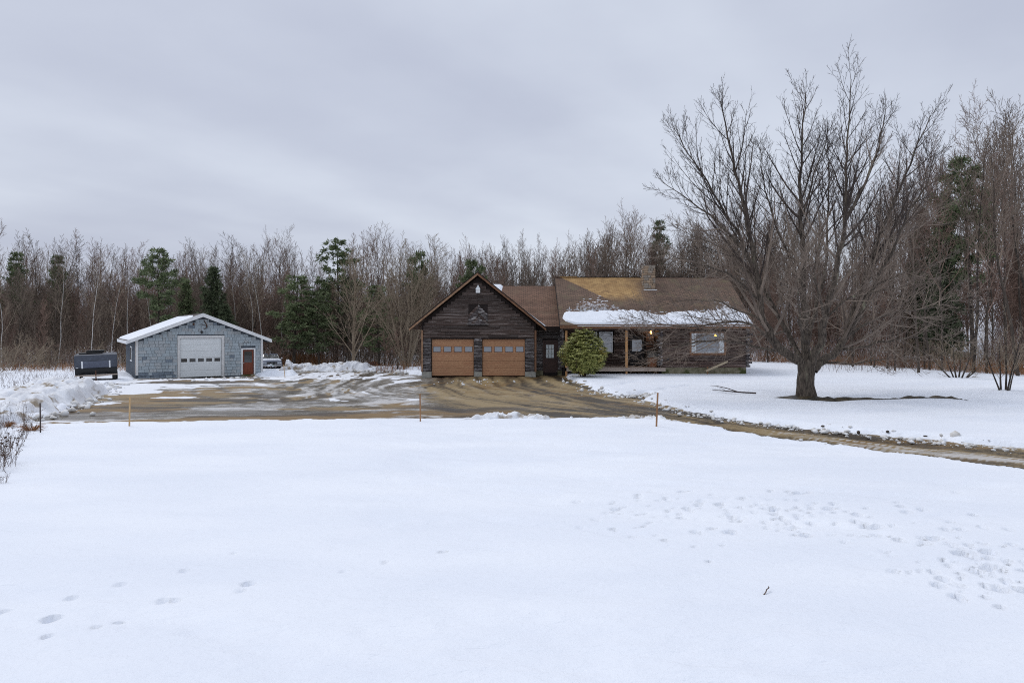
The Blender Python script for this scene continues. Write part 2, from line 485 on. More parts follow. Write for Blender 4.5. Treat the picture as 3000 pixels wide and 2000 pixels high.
# distances to the wheel line that leads from the road to the garage doors
PATH_A = [gp(a, b) for a, b in [(3500, 1402), (3000, 1348), (2600, 1304), (2300, 1266), (2050, 1232), (1850, 1204), (1650, 1170), (1500, 1130), (1476, 1100)]]
PATH_B = [gp(a, b) for a, b in [(2050, 1232), (1850, 1207), (1600, 1186), (1420, 1160), (1340, 1128), (1326, 1100)]]
PATH_C = [gp(a, b) for a, b in [(1850, 1206), (1500, 1206), (1100, 1200), (800, 1180), (620, 1150), (588, 1120)]]
PATH_D = [gp(a, b) for a, b in [(100, 1225), (320, 1190), (700, 1190), (1000, 1165), (1200, 1115), (1210, 1095)]]


def path_dist(x, y, path):
    d = np.full(x.shape, 1e9)
    for a, b in zip(path[:-1], path[1:]):
        dd, _ = seg_dist(x, y, (a.x, a.y), (b.x, b.y))
        d = np.minimum(d, dd)
    return d


def ruts(x, y):
    r = np.zeros(x.shape)
    for k, pth in enumerate((PATH_A, PATH_B, PATH_C, PATH_D)):
        d = path_dist(x, y, pth) + 0.10 * fbm(x * 0.35 + k * 9, y * 0.35, 2)
        r = np.maximum(r, np.exp(-((d - 0.78) / 0.17) ** 2) * (1.0 if k < 2 else 0.7))
    return r


gx, gy, gf = grid(5.5, 92, 370, -0.86, 0.98, 460)
rt = ruts(gx, gy)
dsd = poly_sd(gx, gy, DRIVE)
TREE = gp(2362, 1163, 0.05)
STRIP = [gp(a, bb, 0.1) for a, bb in [(2362, 1167), (2450, 1171), (2580, 1170), (2700, 1165), (2780, 1166), (2850, 1174)]]
STRW = [0.42, 0.24, 0.16, 0.22, 0.28, 0.14]
mound = 0.21 * np.exp(-(np.hypot(gx - TREE.x, gy - TREE.y) / 0.72) ** 2)
for i in range(5):
    d, tt = seg_dist(gx, gy, (STRIP[i].x, STRIP[i].y), (STRIP[i + 1].x, STRIP[i + 1].y))
    ww = STRW[i] * (1 - tt) + STRW[i + 1] * tt
    mound = np.maximum(mound, 0.185 * np.exp(-(d / ww) ** 2) * (1 + 0.35 * fbm(gx * 1.5, gy * 3, 3)))
gz = base_z(gx, gy) + mound + 0.030 * fbm(gx * 0.5, gy * 0.9, 3) - 0.045 * rt + 0.010 * fbm(gx * 3, gy * 3, 2) - 0.02
# surface of the yard: ice, slush and mud lie in streaks that follow the wheel tracks and the run of the melt water
def path_uv(x, y, path):
    best = np.full(x.shape, 1e9); lat = np.zeros(x.shape); alo = np.zeros(x.shape); acc = 0.0
    for a, bq in zip(path[:-1], path[1:]):
        d, tt = seg_dist(x, y, (a.x, a.y), (bq.x, bq.y))
        ln = math.hypot(bq.x - a.x, bq.y - a.y)
        sg = np.sign((bq.x - a.x) * (y - a.y) - (bq.y - a.y) * (x - a.x))
        k = d < best
        best[k] = d[k]; lat[k] = (d * sg)[k]; alo[k] = (acc + tt * ln)[k]
        acc += ln
    return lat, alo


pxx = gx / gy * FPX + CX
pyy = HY + FPX * (CAMZ - base_z(gx, gy)) / gy


def ell(cx, cy, rx, ry, soft=0.45):
    w_ = 0.22 * fbm(gx * 0.25, gy * 0.25, 4)
    return 1 - sstep(1 - soft, 1 + soft, np.hypot((pxx - cx) / rx, (pyy - cy) / ry) + w_)


ang = R(58) * sstep(700, 1150, pxx) * sstep(1205, 1130, pyy) + R(6)
uu_ = gx * np.cos(ang) + gy * np.sin(ang); vv_ = -gx * np.sin(ang) + gy * np.cos(ang)
st1 = fbm(uu_ * 0.10, vv_ * 0.50, 6, 0.62)
st2 = fbm(uu_ * 0.16 + 31, vv_ * 0.9 + 7, 6, 0.66)
lat, alo = path_uv(gx, gy, PATH_A)
latb, alob = path_uv(gx, gy, PATH_B)
trk = fbm(lat * 1.5, alo * 0.07, 5, 0.68)
trkb = fbm(latb * 1.5 + 50, alob * 0.09, 5, 0.68)
mudside = sstep(1170, 1330, pxx + 60 * st2)                      # from here to the right it is mud and gravel
lines = np.where(np.abs(latb) < np.abs(lat), trkb, trk) * mudside + st2 * (1 - mudside)
rust = np.maximum.reduce([ell(330, 1196, 210, 20), 0.9 * ell(760, 1222, 300, 10), 0.9 * ell(1120, 1214, 330, 13), 0.55 * ell(520, 1170, 240, 8), 0.8 * ell(900, 1100, 160, 7), 0.7 * ell(560, 1116, 200, 6)])
rust = np.clip(rust * (0.9 + 0.9 * st1) + 0.6 * np.clip(st2 - 0.12, 0, 1), 0, 1)
icy = (1 - mudside) * sstep(-0.45, 0.35, st1 + 0.35 - 1.2 * rust)
icy = np.maximum(icy, mudside * np.clip(1.2 * lines - 0.78, 0, 0.6) * (0.55 + 0.45 * sstep(2000, 2500, pxx)))
icy = np.maximum(icy, 0.8 * ell(1290, 1222, 150, 8) * sstep(-0.2, 0.3, st2))
tone = np.clip(0.36 + 0.52 * lines + 0.20 * ell(1450, 1130, 260, 34) - 0.35 * rt, 0, 1)
wet = np.clip(0.9 * rt * sstep(-0.3, 0.5, st2) + 0.8 * ell(1350, 1196, 190, 9) * sstep(-0.1, 0.3, st2) + 0.55 * np.clip(-0.15 - lines, 0, 1), 0, 1)
wet = np.maximum(wet, np.clip(1.6 * (np.abs(st2) < 0.07) * (1 - mudside) * sstep(0.1, 0.3, st1), 0, 0.55))
snowy = np.maximum.reduce([1.1 * ell(340, 1136, 120, 26), 0.9 * ell(1190, 1112, 60, 12), ell(560, 1131, 90, 5), ell(520, 1164, 80, 4), ell(1000, 1172, 60, 4), 0.9 * ell(1215, 1170, 26, 3), 0.8 * ell(1000, 1104, 200, 12), ell(640, 1112, 120, 4), ell(830, 1108, 70, 10)])
snowy = sstep(0.62, 0.84, snowy * 0.75 + 0.42 * st2 + 0.22 * st1 + 0.12 * (1 - mudside))
snowy = snowy * (1 - mudside)
snowy = np.maximum(snowy, 0.0)
gz = gz + 0.03 * snowy + 0.012 * lines * sstep(0.2, -0.2, dsd)
grass = sstep(0.3, 1.2, dsd)
me = np_mesh('driveway', np.stack([gx, gy, gz], 1), [gf], smooth=True)
for nm, arr in (('tone', tone), ('icy', icy), ('snowy', snowy), ('grass', grass), ('rustmud', rust), ('wet', wet), ('streak', np.clip(0.5 + 0.5 * st2, 0, 1))):
    at = me.attributes.new(nm, 'FLOAT', 'POINT'); at.data.foreach_set('value', arr.astype(np.float32))

m, t, b = new_mat('muddy icy driveway')
nw, lk = t.nodes.new, t.links.new


def attr(n):
    a = nw('ShaderNodeAttribute'); a.attribute_name = n
    return a.outputs['Fac']


def mth(op, a, bb=None, c=None):
    q = nw('ShaderNodeMath'); q.operation = op
    for i, vv in enumerate((a, bb, c)):
        if vv is None: continue
        if isinstance(vv, (int, float)): q.inputs[i].default_value = vv
        else: lk(vv, q.inputs[i])
    return q.outputs[0]


def mixc(f, a, bb):
    q = nw('ShaderNodeMix'); q.data_type = 'RGBA'
    lk(f, q.inputs[0])
    for i, vv in ((6, a), (7, bb)):
        if isinstance(vv, tuple): q.inputs[i].default_value = vv
        else: lk(vv, q.inputs[i])
    return q.outputs[2]


def noise(scale, stretch=(1, 1, 1), detail=5, rough=0.55, dist=0.0):
    tcn = nw('ShaderNodeTexCoord'); mpn = nw('ShaderNodeMapping'); mpn.inputs['Scale'].default_value = stretch
    lk(tcn.outputs['Object'], mpn.inputs['Vector'])
    q = nw('ShaderNodeTexNoise'); q.inputs['Scale'].default_value = scale; q.inputs['Detail'].default_value = detail
    q.inputs['Roughness'].default_value = rough; q.inputs['Distortion'].default_value = dist
    lk(mpn.outputs[0], q.inputs['Vector'])
    return q.outputs[0]


def rmp(v, a, bb):
    q = nw('ShaderNodeMapRange'); q.interpolation_type = 'SMOOTHSTEP'
    lk(v, q.inputs[0]); q.inputs[1].default_value = a; q.inputs[2].default_value = bb
    return q.outputs[0]


fine = noise(6, (1, 1, 1), 6, 0.7)
fine2 = noise(2.2, (0.6, 1.3, 1), 7, 0.72)
jit = mth('ADD', mth('MULTIPLY', mth('SUBTRACT', fine, 0.5), 0.7), mth('MULTIPLY', mth('SUBTRACT', fine2, 0.5), 0.7))
mud = mixc(rmp(mth('ADD', attr('tone'), jit), 0.12, 0.88), lin(56, 44, 25), lin(142, 122, 86))
rustc = mixc(rmp(mth('ADD', attr('streak'), jit), 0.2, 0.8), lin(62, 46, 22), lin(120, 94, 52))
c = mixc(rmp(mth('ADD', attr('rustmud'), mth('MULTIPLY', jit, 0.5)), 0.22, 0.62), mud, rustc)
icec = mixc(rmp(mth('ADD', attr('streak'), jit), 0.22, 0.80), lin(116, 107, 92), lin(204, 203, 203))
icef = mth('MULTIPLY', rmp(mth('ADD', attr('icy'), mth('MULTIPLY', jit, 0.6)), 0.22, 0.72), 0.9)
c = mixc(icef, c, icec)
c = mixc(mth('MULTIPLY', attr('wet'), 0.72), c, lin(50, 42, 31))
snf = rmp(mth('ADD', attr('snowy'), mth('MULTIPLY', jit, 0.7)), 0.35, 0.6)
c = mixc(snf, c, lin(228, 231, 238))
lawn = mixc(rmp(noise(2.2, (1, 1, 1), 5), 0.4, 0.6), lin(34, 29, 18), lin(72, 61, 40))
c = mixc(attr('grass'), c, lawn)
lk(c, b.inputs['Base Color'])
rough = mth('ADD', mth('MULTIPLY', icef, -0.30), 0.62)
rough = mth('ADD', rough, mth('MULTIPLY', attr('wet'), -0.25))
rough = mth('ADD', rough, mth('MULTIPLY', snf, 0.3))
lk(rough, b.inputs['Roughness'])
bp = nw('ShaderNodeBump'); bp.inputs['Strength'].default_value = 0.5; bp.inputs['Distance'].default_value = 0.03
lk(noise(5, (0.7, 1.2, 1), 6), bp.inputs['Height']); lk(bp.outputs[0], b.inputs['Normal'])
me.materials.append(m)
tag(obj('driveway', me), 'muddy gravel driveway and yard with streaks of ice', None, kind='structure')

# far sheet of snow-covered land out to the horizon
tb = MB()
tb.box(-1500, 1500, -1200, 1500, -4.0, -1.75)
tag(tb.build('terrain', M['snow_clean']), 'snow covered land reaching to the horizon', kind='structure')

# ------------------------------------------------------------------ snow cover
sx, sy, sf = grid(2.6, 175, 700, -1.02, 1.02, 550)
sd = poly_sd(sx, sy, DRIVE)
edge = 0.16 * fbm(sx * 0.9, sy * 0.9, 4, 0.6)
prof = sstep(-0.12, 0.42, sd + edge)
depth = -0.14 + 0.30 * prof
near_edge = np.exp(-np.clip(sd, 0, 9) / 0.7) * (sd > -0.3)
rear = sstep(24.5, 28, sy)
lumps = np.abs(fbm(sx * 2.2, sy * 2.2, 4, 0.6))
depth += near_edge * prof * lumps * (0.05 + 0.10 * sstep(0, 6, sx) * sstep(22, 26, sy))
depth += 0.045 * fbm(sx * 0.12, sy * 0.35, 3) + 0.032 * fbm(sx * 0.55, sy * 1.5 + 0.5 * sx, 4, 0.55) * sstep(40, 14, sy)
depth += 0.007 * fbm(sx * 3.5, sy * 6, 3) * sstep(22, 9, sy)
# churned tracks between the porch and the drive
for pth in ([(1745, 1140), (1850, 1118), (1990, 1108)], [(1890, 1153), (1960, 1135), (2060, 1124), (2180, 1116)], [(1700, 1118), (1800, 1112), (1900, 1107)]):
    g = [gp(a, bb, 0.12) for a, bb in pth]
    d = path_dist(sx, sy, g)
    depth -= np.exp(-(d / 0.34) ** 2) * 0.19 * (0.5 + 0.6 * np.clip(fbm(sx * 1.4, sy * 1.4, 2), -0.5, 1))
    depth += np.exp(-((d - 0.6) / 0.35) ** 2) * 0.11 * np.abs(fbm(sx * 2.6, sy * 2.6, 3))
# melted hollow round the maple and the bare wet strip that runs from it
dt = np.hypot(sx - TREE.x, (sy - TREE.y))
depth -= 0.20 * np.exp(-(dt / 1.3) ** 2)
for i in range(5):
    d, tt = seg_dist(sx, sy, (STRIP[i].x, STRIP[i].y), (STRIP[i + 1].x, STRIP[i + 1].y))
    ww = STRW[i] * (1 - tt) + STRW[i + 1] * tt
    depth = np.minimum(depth, 0.155 - 0.10 * np.exp(-(d / (ww * 1.6)) ** 2))
for a, bb, r0 in [(2300, 1158, 0.5), (2470, 1148, 0.3), (2330, 1176, 0.5), (2970, 1192, 0.25), (2420, 1176, 0.5), (2060, 1160, 0.2)]:
    g = gp(a, bb, 0.1)
    depth -= 0.13 * np.exp(-(((sx - g.x) / (r0 * 1.6)) ** 2 + ((sy - g.y) / r0) ** 2))


def dent(px, py, wpx, deep, asp=0.55, tilt=0.0, rim=0.0):
    """press a hole of about wpx pixels across into the snow at pixel (px, py)"""
    g = gp(px, py, 0.13)
    r = wpx / FPX * g.y * 0.5
    sel = np.nonzero((np.abs(sx - g.x) < 3.2 * r) & (np.abs(sy - g.y) < 3.2 * r))[0]
    if not len(sel): return
    ux = sx[sel] - g.x; uy = sy[sel] - g.y
    ca, sa = math.cos(tilt), math.sin(tilt)
    a1 = (ux * ca + uy * sa) / r; a2 = (-ux * sa + uy * ca) / (r * asp * 2)
    q = np.sqrt(a1 * a1 + a2 * a2)
    depth[sel] = np.maximum(depth[sel] - 2.7 * deep * (1 - sstep(0.62, 1.05, q)), -0.06)
    depth[sel] += rim * deep * np.exp(-((q - 1.45) / 0.3) ** 2)


fr = random.Random(21)
# boot prints at the lower left
for px, py, wp, dp in [(8, 1795, 34, 0.05), (150, 1818, 46, 0.10), (140, 1870, 26, 0.07), (210, 1755, 30, 0.04), (352, 1718, 28, 0.035), (281, 1844, 18, 0.04), (350, 1826, 26, 0.05),
                       (478, 1766, 34, 0.04), (511, 1765, 24, 0.05), (540, 1677, 28, 0.03), (728, 1715, 32, 0.05), (708, 1735, 24, 0.03), (1005, 1679, 22, 0.02), (1128, 1652, 22, 0.03),
                       (1297, 1620, 20, 0.05), (688, 1625, 14, 0.02)]:
    dent(px, py, wp * 1.05, dp * 0.75, 0.5, R(18))
# trampled patches on the right
def cloud(n, cx, cy, sxp, syp, w0, w1, slope=0.0):
    for _ in range(n):
        px = fr.gauss(cx, sxp); py = fr.gauss(cy, syp) + slope * (px - cx)
        if py < 1440 or px > 3060: continue
        wq = w0 + (w1 - w0) * fr.random() ** 3
        dent(px, py, wq, (0.022 + 0.055 * fr.random() ** 1.5) * wq / 22, 0.6 + 0.3 * fr.random(), R(fr.uniform(-25, 25)))
cloud(170, 2120, 1500, 200, 40, 8, 20, 0.02)
cloud(45, 2420, 1530, 150, 26, 11, 28, 0.08)
cloud(30, 1900, 1510, 120, 40, 8, 16, 0.0)
cloud(110, 2840, 1650, 150, 60, 12, 30, 0.22)
for px, py, wp, dp in [(2110, 1480, 24, 0.10), (2340, 1447, 30, 0.07), (2366, 1445, 22, 0.07), (2510, 1532, 26, 0.16), (2512, 1510, 26, 0.09), (2570, 1544, 30, 0.13), (2362, 1572, 30, 0.09), (2145, 1563, 26, 0.09),
                       (2892, 1621, 40, 0.14), (2895, 1638, 26, 0.10), (2930, 1730, 40, 0.13), (2993, 1732, 40, 0.14), (2815, 1625, 40, 0.09), (2430, 1493, 28, 0.06), (2640, 1486, 24, 0.05), (2655, 1502, 26, 0.06),
                       (2040, 1563, 22, 0.06), (1995, 1520, 20, 0.06), (2930, 1783, 24, 0.07), (2760, 1700, 34, 0.07), (2085, 1553, 20, 0.07), (2038, 1607, 14, 0.05), (2075, 1650, 16, 0.05)]:
    dent(px, py, wp, dp, 0.6, R(fr.uniform(-15, 15)), 0.0)

sz = base_z(sx, sy) + depth
me = np_mesh('snow_field', np.stack([sx, sy, sz], 1), [sf], smooth=True)
m, t, b = new_mat('settled snow')
nw, lk = t.nodes.new, t.links.new
c = mixc(rmp(noise(0.35, (0.6, 1.5, 1), 4), 0.3, 0.7), lin(229, 234, 244), lin(237, 241, 249))
speck = noise(7.0, (1, 1, 1), 2)
c = mixc(rmp(speck, 0.80, 0.84), c, lin(120, 106, 92))
lk(c, b.inputs['Base Color'])
b.inputs['Roughness'].default_value = 0.6
b.inputs['Specular IOR Level'].default_value = 0.2
bp = nw('ShaderNodeBump'); bp.inputs['Strength'].default_value = 0.5; bp.inputs['Distance'].default_value = 0.02
h = mth('ADD', noise(22, (1, 1, 1), 5, 0.7), noise(2.5, (0.7, 2.2, 1), 4))
lk(h, bp.inputs['Height'])
bp2 = nw('ShaderNodeBump'); bp2.inputs['Strength'].default_value = 0.55; bp2.inputs['Distance'].default_value = 0.10
lk(mth('ADD', noise(1.5, (0.45, 1.5, 1), 5, 0.6, 0.3), mth('MULTIPLY', noise(6.0, (0.7, 1.4, 1), 4, 0.6), 0.35)), bp2.inputs['Height'])
lk(bp.outputs[0], bp2.inputs['Normal']); lk(bp2.outputs[0], b.inputs['Normal'])
me.materials.append(m)
tag(obj('snow_field', me), 'settled snow lying over the lawn and fields', kind='structure')

SNOW_UP = 0.15


def surf(x, y, up=0.14):
    return bz(x, y) + up


# ------------------------------------------------------------------ ploughed banks
def bank(pts, material, label, seed, nlen=70, nring=22, rough=0.28, blocky=0.0, freq=1.6):
    """a ridge of ploughed snow laid along pixels (px, py) with half width and height: steep broken sides, lumpy crest"""
    sp = [(gp(px, py), hw, ht) for px, py, hw, ht in pts]
    x0 = min(g.x - hw for g, hw, _ in sp) - 0.3; x1 = max(g.x + hw for g, hw, _ in sp) + 0.3
    y0 = min(g.y - hw for g, hw, _ in sp) - 0.3; y1 = max(g.y + hw for g, hw, _ in sp) + 0.3
    stp = max(0.05, math.sqrt((x1 - x0) * (y1 - y0) / 9000))
    xs_, ys_ = np.arange(x0, x1, stp), np.arange(y0, y1, stp)
    X, Y = np.meshgrid(xs_, ys_, indexing='ij')
    H = np.full(X.shape, -0.2)
    wx_ = 0.35 * fbm(X * 0.7 + seed, Y * 0.7, 3); wy_ = 0.35 * fbm(X * 0.7 + 40, Y * 0.7 + seed, 3)
    for (ga, wa, ha), (gb, wb, hb_) in zip(sp[:-1], sp[1:]):
        d, tt = seg_dist(X + wx_ * min(1, wa), Y + wy_ * min(1, wa), (ga.x, ga.y), (gb.x, gb.y))
        q = d / (wa * (1 - tt) + wb * tt)
        h_ = (ha * (1 - tt) + hb_ * tt) * (1 - sstep(0.35, 1.05, q)) - 0.12 * sstep(0.9, 1.2, q)
        H = np.maximum(H, h_)
    n1_ = fbm(X * 1.1 + seed * 7, Y * 1.1, 5, 0.55)
    n2_ = 1 - np.abs(fbm(X * 1.9 + seed * 3, Y * 1.9 + 9, 4, 0.6)) * 1.6
    top = np.clip(H / 0.35, 0, 1)
    H = H * (1 + rough * 0.75 * n1_) + top * (rough * 0.34 * n2_ - 0.05) + 0.025 * top * fbm(X * 7, Y * 7, 3)
    Z = base_z(X, Y) + H
    i = np.arange(X.size).reshape(X.shape)
    f = np.stack([i[:-1, :-1], i[1:, :-1], i[1:, 1:], i[:-1, 1:]], -1).reshape(-1, 4)
    f = f[(H.ravel()[f] > -0.1).any(1)]
    o = obj('snow_bank', np_mesh('snow_bank', np.stack([X, Y, Z], -1).reshape(-1, 3), [f], [material], smooth=True))
    return tag(o, label, 'snow bank')


bank([(-90, 1236, 1.1, 0.32), (10, 1222, 1.2, 0.44), (110, 1200, 0.95, 0.5), (190, 1178, 0.9, 0.58), (252, 1156, 0.7, 0.55), (270, 1147, 0.3, 0.25)], M['snow_dirty'],
     'long dirty ploughed snow bank at the left edge of the yard', 3, 110, 26, 0.42, 0.10)
bank([(-60, 1178, 1.8, 0.25), (60, 1168, 1.8, 0.35), (150, 1152, 1.6, 0.6), (205, 1140, 1.3, 0.55), (238, 1132, 0.7, 0.25)], M['snow_dirty'],
     'tall white snow bank in front of the black camper', 8, 90, 24, 0.36, 0.05)
bank([(-40, 1268, 0.7, 0.35), (10, 1256, 0.7, 0.5), (38, 1246, 0.4, 0.3)], M['snow_dirty'], 'small snow heap among weeds at the left picture edge', 14, 40, 18, 0.35)
bank([(868, 1086, 0.8, 0.48), (905, 1086, 1.0, 0.6), (960, 1086, 1.0, 0.65), (1030, 1085, 1.0, 0.78), (1078, 1085, 0.9, 0.7), (1094, 1085, 0.6, 0.4)], M['snow_dirty'],
     'long low ploughed snow ridge in front of the bare trees', 21, 110, 22, 0.30, 0.08)
bank([(836, 1088, 0.5, 0.45), (848, 1086, 0.7, 0.8), (862, 1085, 0.5, 0.5)], M['snow_dirty'], 'broken snow heap beside the parked car', 25, 36, 16, 0.5, 0.15)
bank([(770, 1103, 0.5, 0.2), (800, 1099, 1.3, 0.42), (832, 1097, 1.2, 0.38), (852, 1099, 0.5, 0.15)], M['snow_clean'], 'smooth white snow mound at the shed corner below the car', 31, 50, 18, 0.2)
bank([(1090, 1087, 0.5, 0.3), (1112, 1084, 0.9, 0.35), (1170, 1082, 1.2, 0.35), (1232, 1084, 1.0, 0.30)], M['snow_clean'], 'low snow drift between the snow ridge and the garage', 36, 50, 16, 0.2)
bank([(1208, 1097, 0.3, 0.18), (1222, 1096, 0.45, 0.32), (1238, 1097, 0.3, 0.2)], M['snow_clean'], 'small snow lump against the left garage corner', 40, 26, 14, 0.2)

bank([(1352, 1242, 0.25, 0.19), (1420, 1239, 0.3, 0.22), (1490, 1237, 0.3, 0.24), (1560, 1238, 0.25, 0.21), (1600, 1239, 0.2, 0.17)], M['snow_dirty'], 'low crumbled snow berm on the near edge of the yard before the garage', 55, rough=0.6)
bank([(1800, 1237, 0.3, 0.14), (1860, 1235, 0.4, 0.18), (1940, 1238, 0.4, 0.2), (1985, 1244, 0.3, 0.14)], M['snow_dirty'], 'low crumbled snow berm around the brown stake by the drive', 61, rough=0.6)
# fallen log half under the far ridge
g = gp(1076, 1081)
lb = MB(); lb.tube([g + Vector((-0.6, -0.9, 0.15)), g + Vector((0.1, -0.85, 0.38)), g + Vector((0.9, -0.75, 0.45)), g + Vector((1.35, -0.6, 0.35))], [0.12, 0.34, 0.42, 0.2], 10)
tag(lb.build('stump', M['rust'], smooth=True), 'dark uprooted stump at the right end of the far snow ridge', 'stump')


# ------------------------------------------------------------------ clods, stones
def blob_arrays(n, pos, size, seed, jag=0.35):
    """n rough little lumps as one array of triangles (octahedra subdivided once)"""
    r_ = np.random.default_rng(seed)
    bm = bmesh.new(); bmesh.ops.create_icosphere(bm, subdivisions=1, radius=1)
    bv = np.array([v.co for v in bm.verts]); bf = np.array([[v.index for v in f.verts] for f in bm.faces]); bm.free()
    V = bv[None] * (1 + jag * (r_.random((n, len(bv), 1)) - 0.5) * 2)
    V = V * np.asarray(size)[:, None, None] * (0.7 + 0.6 * r_.random((n, 1, 3))) * np.array([1.15, 1.0, 0.75])
    V = V + np.asarray(pos)[:, None]
    F = bf[None] + (np.arange(n) * len(bv))[:, None, None]
    return V.reshape(-1, 3), F.reshape(-1, 3)


pos, size = [], []
cr = random.Random(4)
def edge_clods(px_list, n, spread, s0, s1):
    g = [gp(a, bb, 0.05) for a, bb in px_list]
    for _ in range(n):
        i = cr.randrange(len(g) - 1); tq = cr.random()
        p = g[i].lerp(g[i + 1], tq) + Vector((cr.gauss(0, spread), cr.gauss(0.1, spread), 0))
        s_ = s0 + (s1 - s0) * cr.random() ** 2.5
        p.z = bz(p.x, p.y) + s_ * 0.3 + (0.12 if poly_sd(np.array([p.x]), np.array([p.y]), DRIVE)[0] > 0.2 else 0.0)
        pos.append(p); size.append(s_)
edge_clods([(1880, 1172), (1950, 1192), (2050, 1214), (2200, 1237), (2400, 1259), (2600, 1279), (2800, 1298), (3000, 1317)], 420, 0.24, 0.015, 0.085)
edge_clods([(1660, 1108), (1745, 1144), (1800, 1160), (1850, 1160), (1900, 1154)], 220, 0.4, 0.02, 0.11)
edge_clods([(1300, 1233), (1500, 1232), (1700, 1231), (1850, 1232), (1950, 1236), (2050, 1250), (2400, 1305), (2800, 1358)], 150, 0.14, 0.012, 0.06)
edge_clods([(60, 1240), (180, 1203), (235, 1178), (285, 1153), (340, 1124)], 200, 0.4, 0.03, 0.16)
edge_clods([(850, 1087), (980, 1086), (1120, 1087), (1215, 1094)], 110, 0.5, 0.05, 0.2)
edge_clods([(420, 1112), (560, 1112), (700, 1108), (770, 1104)], 60, 0.6, 0.03, 0.14)
edge_clods([(1270, 1120), (1400, 1115), (1560, 1118)], 30, 0.8, 0.03, 0.10)
V, F = blob_arrays(len(pos), [tuple(p) for p in pos], size, 9)
tag(obj('snow_clods', np_mesh('snow_clods', V, [F], [M['clod']])), 'crumbled snow clods along the edges of the drive', None, kind='stuff')

for k, (px, py, s_) in enumerate([(2410, 1247, 0.08), (2600, 1264, 0.085), (2514, 1266, 0.10), (2712, 1277, 0.07)]):
    g = gp(px, py, 0.12)
    V, F = blob_arrays(1, [(0, 0, 0)], [s_ * 0.65], 50 + k, 0.3)
    o = obj('stone', np_mesh('stone', V, [F], [M['rock']]), loc=g)
    tag(o, 'small dark wet stone on the snow along the upper drive edge', 'stone', 'stones along the drive')
g = gp(2798, 1277, 0.12)
V, F = blob_arrays(1, [(0, 0, 0)], [0.17], 77, 0.2)
tag(obj('snow_clod', np_mesh('snow_clod', V, [F], [M['clod']]), loc=g), 'large dirty snow clod beside the drive right of the maple', 'snow clod')

# ------------------------------------------------------------------ log house with garage
HO = Vector((5.0, 46.0, 0.0))
house = empty('log_house', HO)
tag(house, 'dark weathered log house with attached two door garage and brown shingle roof', 'house')


def HB(): return MB(HO)


def roof_mat(name, c1, c2, c3, gold=False):
    global t, nw, lk
    m, t, b = new_mat(name)
    nw, lk = t.nodes.new, t.links.new
    tcn = nw('ShaderNodeTexCoord'); sp = nw('ShaderNodeSeparateXYZ'); lk(tcn.outputs['Object'], sp.inputs[0])
    cb = nw('ShaderNodeCombineXYZ'); lk(sp.outputs['X'], cb.inputs['X']); lk(mth('MULTIPLY', sp.outputs['Z'], 1.9), cb.inputs['Y'])
    br = nw('ShaderNodeTexBrick'); br.inputs['Scale'].default_value = 1.0
    br.inputs['Brick Width'].default_value = 0.31; br.inputs['Row Height'].default_value = 0.155
    br.inputs['Mortar Size'].default_value = 0.014; br.inputs['Mortar Smooth'].default_value = 0.3
    br.inputs['Color1'].default_value = c1; br.inputs['Color2'].default_value = c2; br.inputs['Mortar'].default_value = lin(36, 27, 22)
    br.inputs['Bias'].default_value = 0.0
    lk(cb.outputs[0], br.inputs['Vector'])
    c = br.outputs['Color']
    c = mixc(rmp(noise(1.1, (1, 1, 1), 5), 0.5, 0.75), c, c3)
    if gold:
        # golden tan triangle on the upper roof, cut off by a diagonal line
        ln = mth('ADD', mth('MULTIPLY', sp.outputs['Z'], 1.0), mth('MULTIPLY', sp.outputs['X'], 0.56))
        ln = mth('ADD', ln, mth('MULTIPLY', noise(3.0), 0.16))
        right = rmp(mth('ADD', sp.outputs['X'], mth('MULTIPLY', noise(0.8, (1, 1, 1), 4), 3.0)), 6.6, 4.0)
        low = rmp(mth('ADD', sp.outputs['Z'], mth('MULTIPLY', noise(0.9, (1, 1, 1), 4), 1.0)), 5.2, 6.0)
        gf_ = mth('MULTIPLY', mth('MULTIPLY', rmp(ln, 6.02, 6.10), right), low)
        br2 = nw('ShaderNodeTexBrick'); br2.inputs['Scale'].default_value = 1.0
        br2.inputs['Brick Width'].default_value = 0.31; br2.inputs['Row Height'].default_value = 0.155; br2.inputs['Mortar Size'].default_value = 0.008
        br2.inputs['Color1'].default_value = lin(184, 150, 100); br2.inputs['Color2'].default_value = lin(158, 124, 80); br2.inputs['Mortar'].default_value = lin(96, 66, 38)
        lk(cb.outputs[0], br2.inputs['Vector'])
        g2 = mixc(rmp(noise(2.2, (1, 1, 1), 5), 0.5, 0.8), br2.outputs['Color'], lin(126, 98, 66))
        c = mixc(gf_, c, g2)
    lk(c, b.inputs['Base Color'])
    b.inputs['Roughness'].default_value = 0.85
    bp = nw('ShaderNodeBump'); bp.inputs['Strength'].default_value = 0.5; bp.inputs['Distance'].default_value = 0.02
    lk(noise(30, (1, 1, 1), 3), bp.inputs['Height']); lk(bp.outputs[0], b.inputs['Normal'])
    return m


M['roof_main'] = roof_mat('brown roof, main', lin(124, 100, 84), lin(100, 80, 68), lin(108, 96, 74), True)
M['roof_conn'] = roof_mat('brown roof, link', lin(136, 104, 86), lin(112, 85, 70), lin(120, 98, 80))

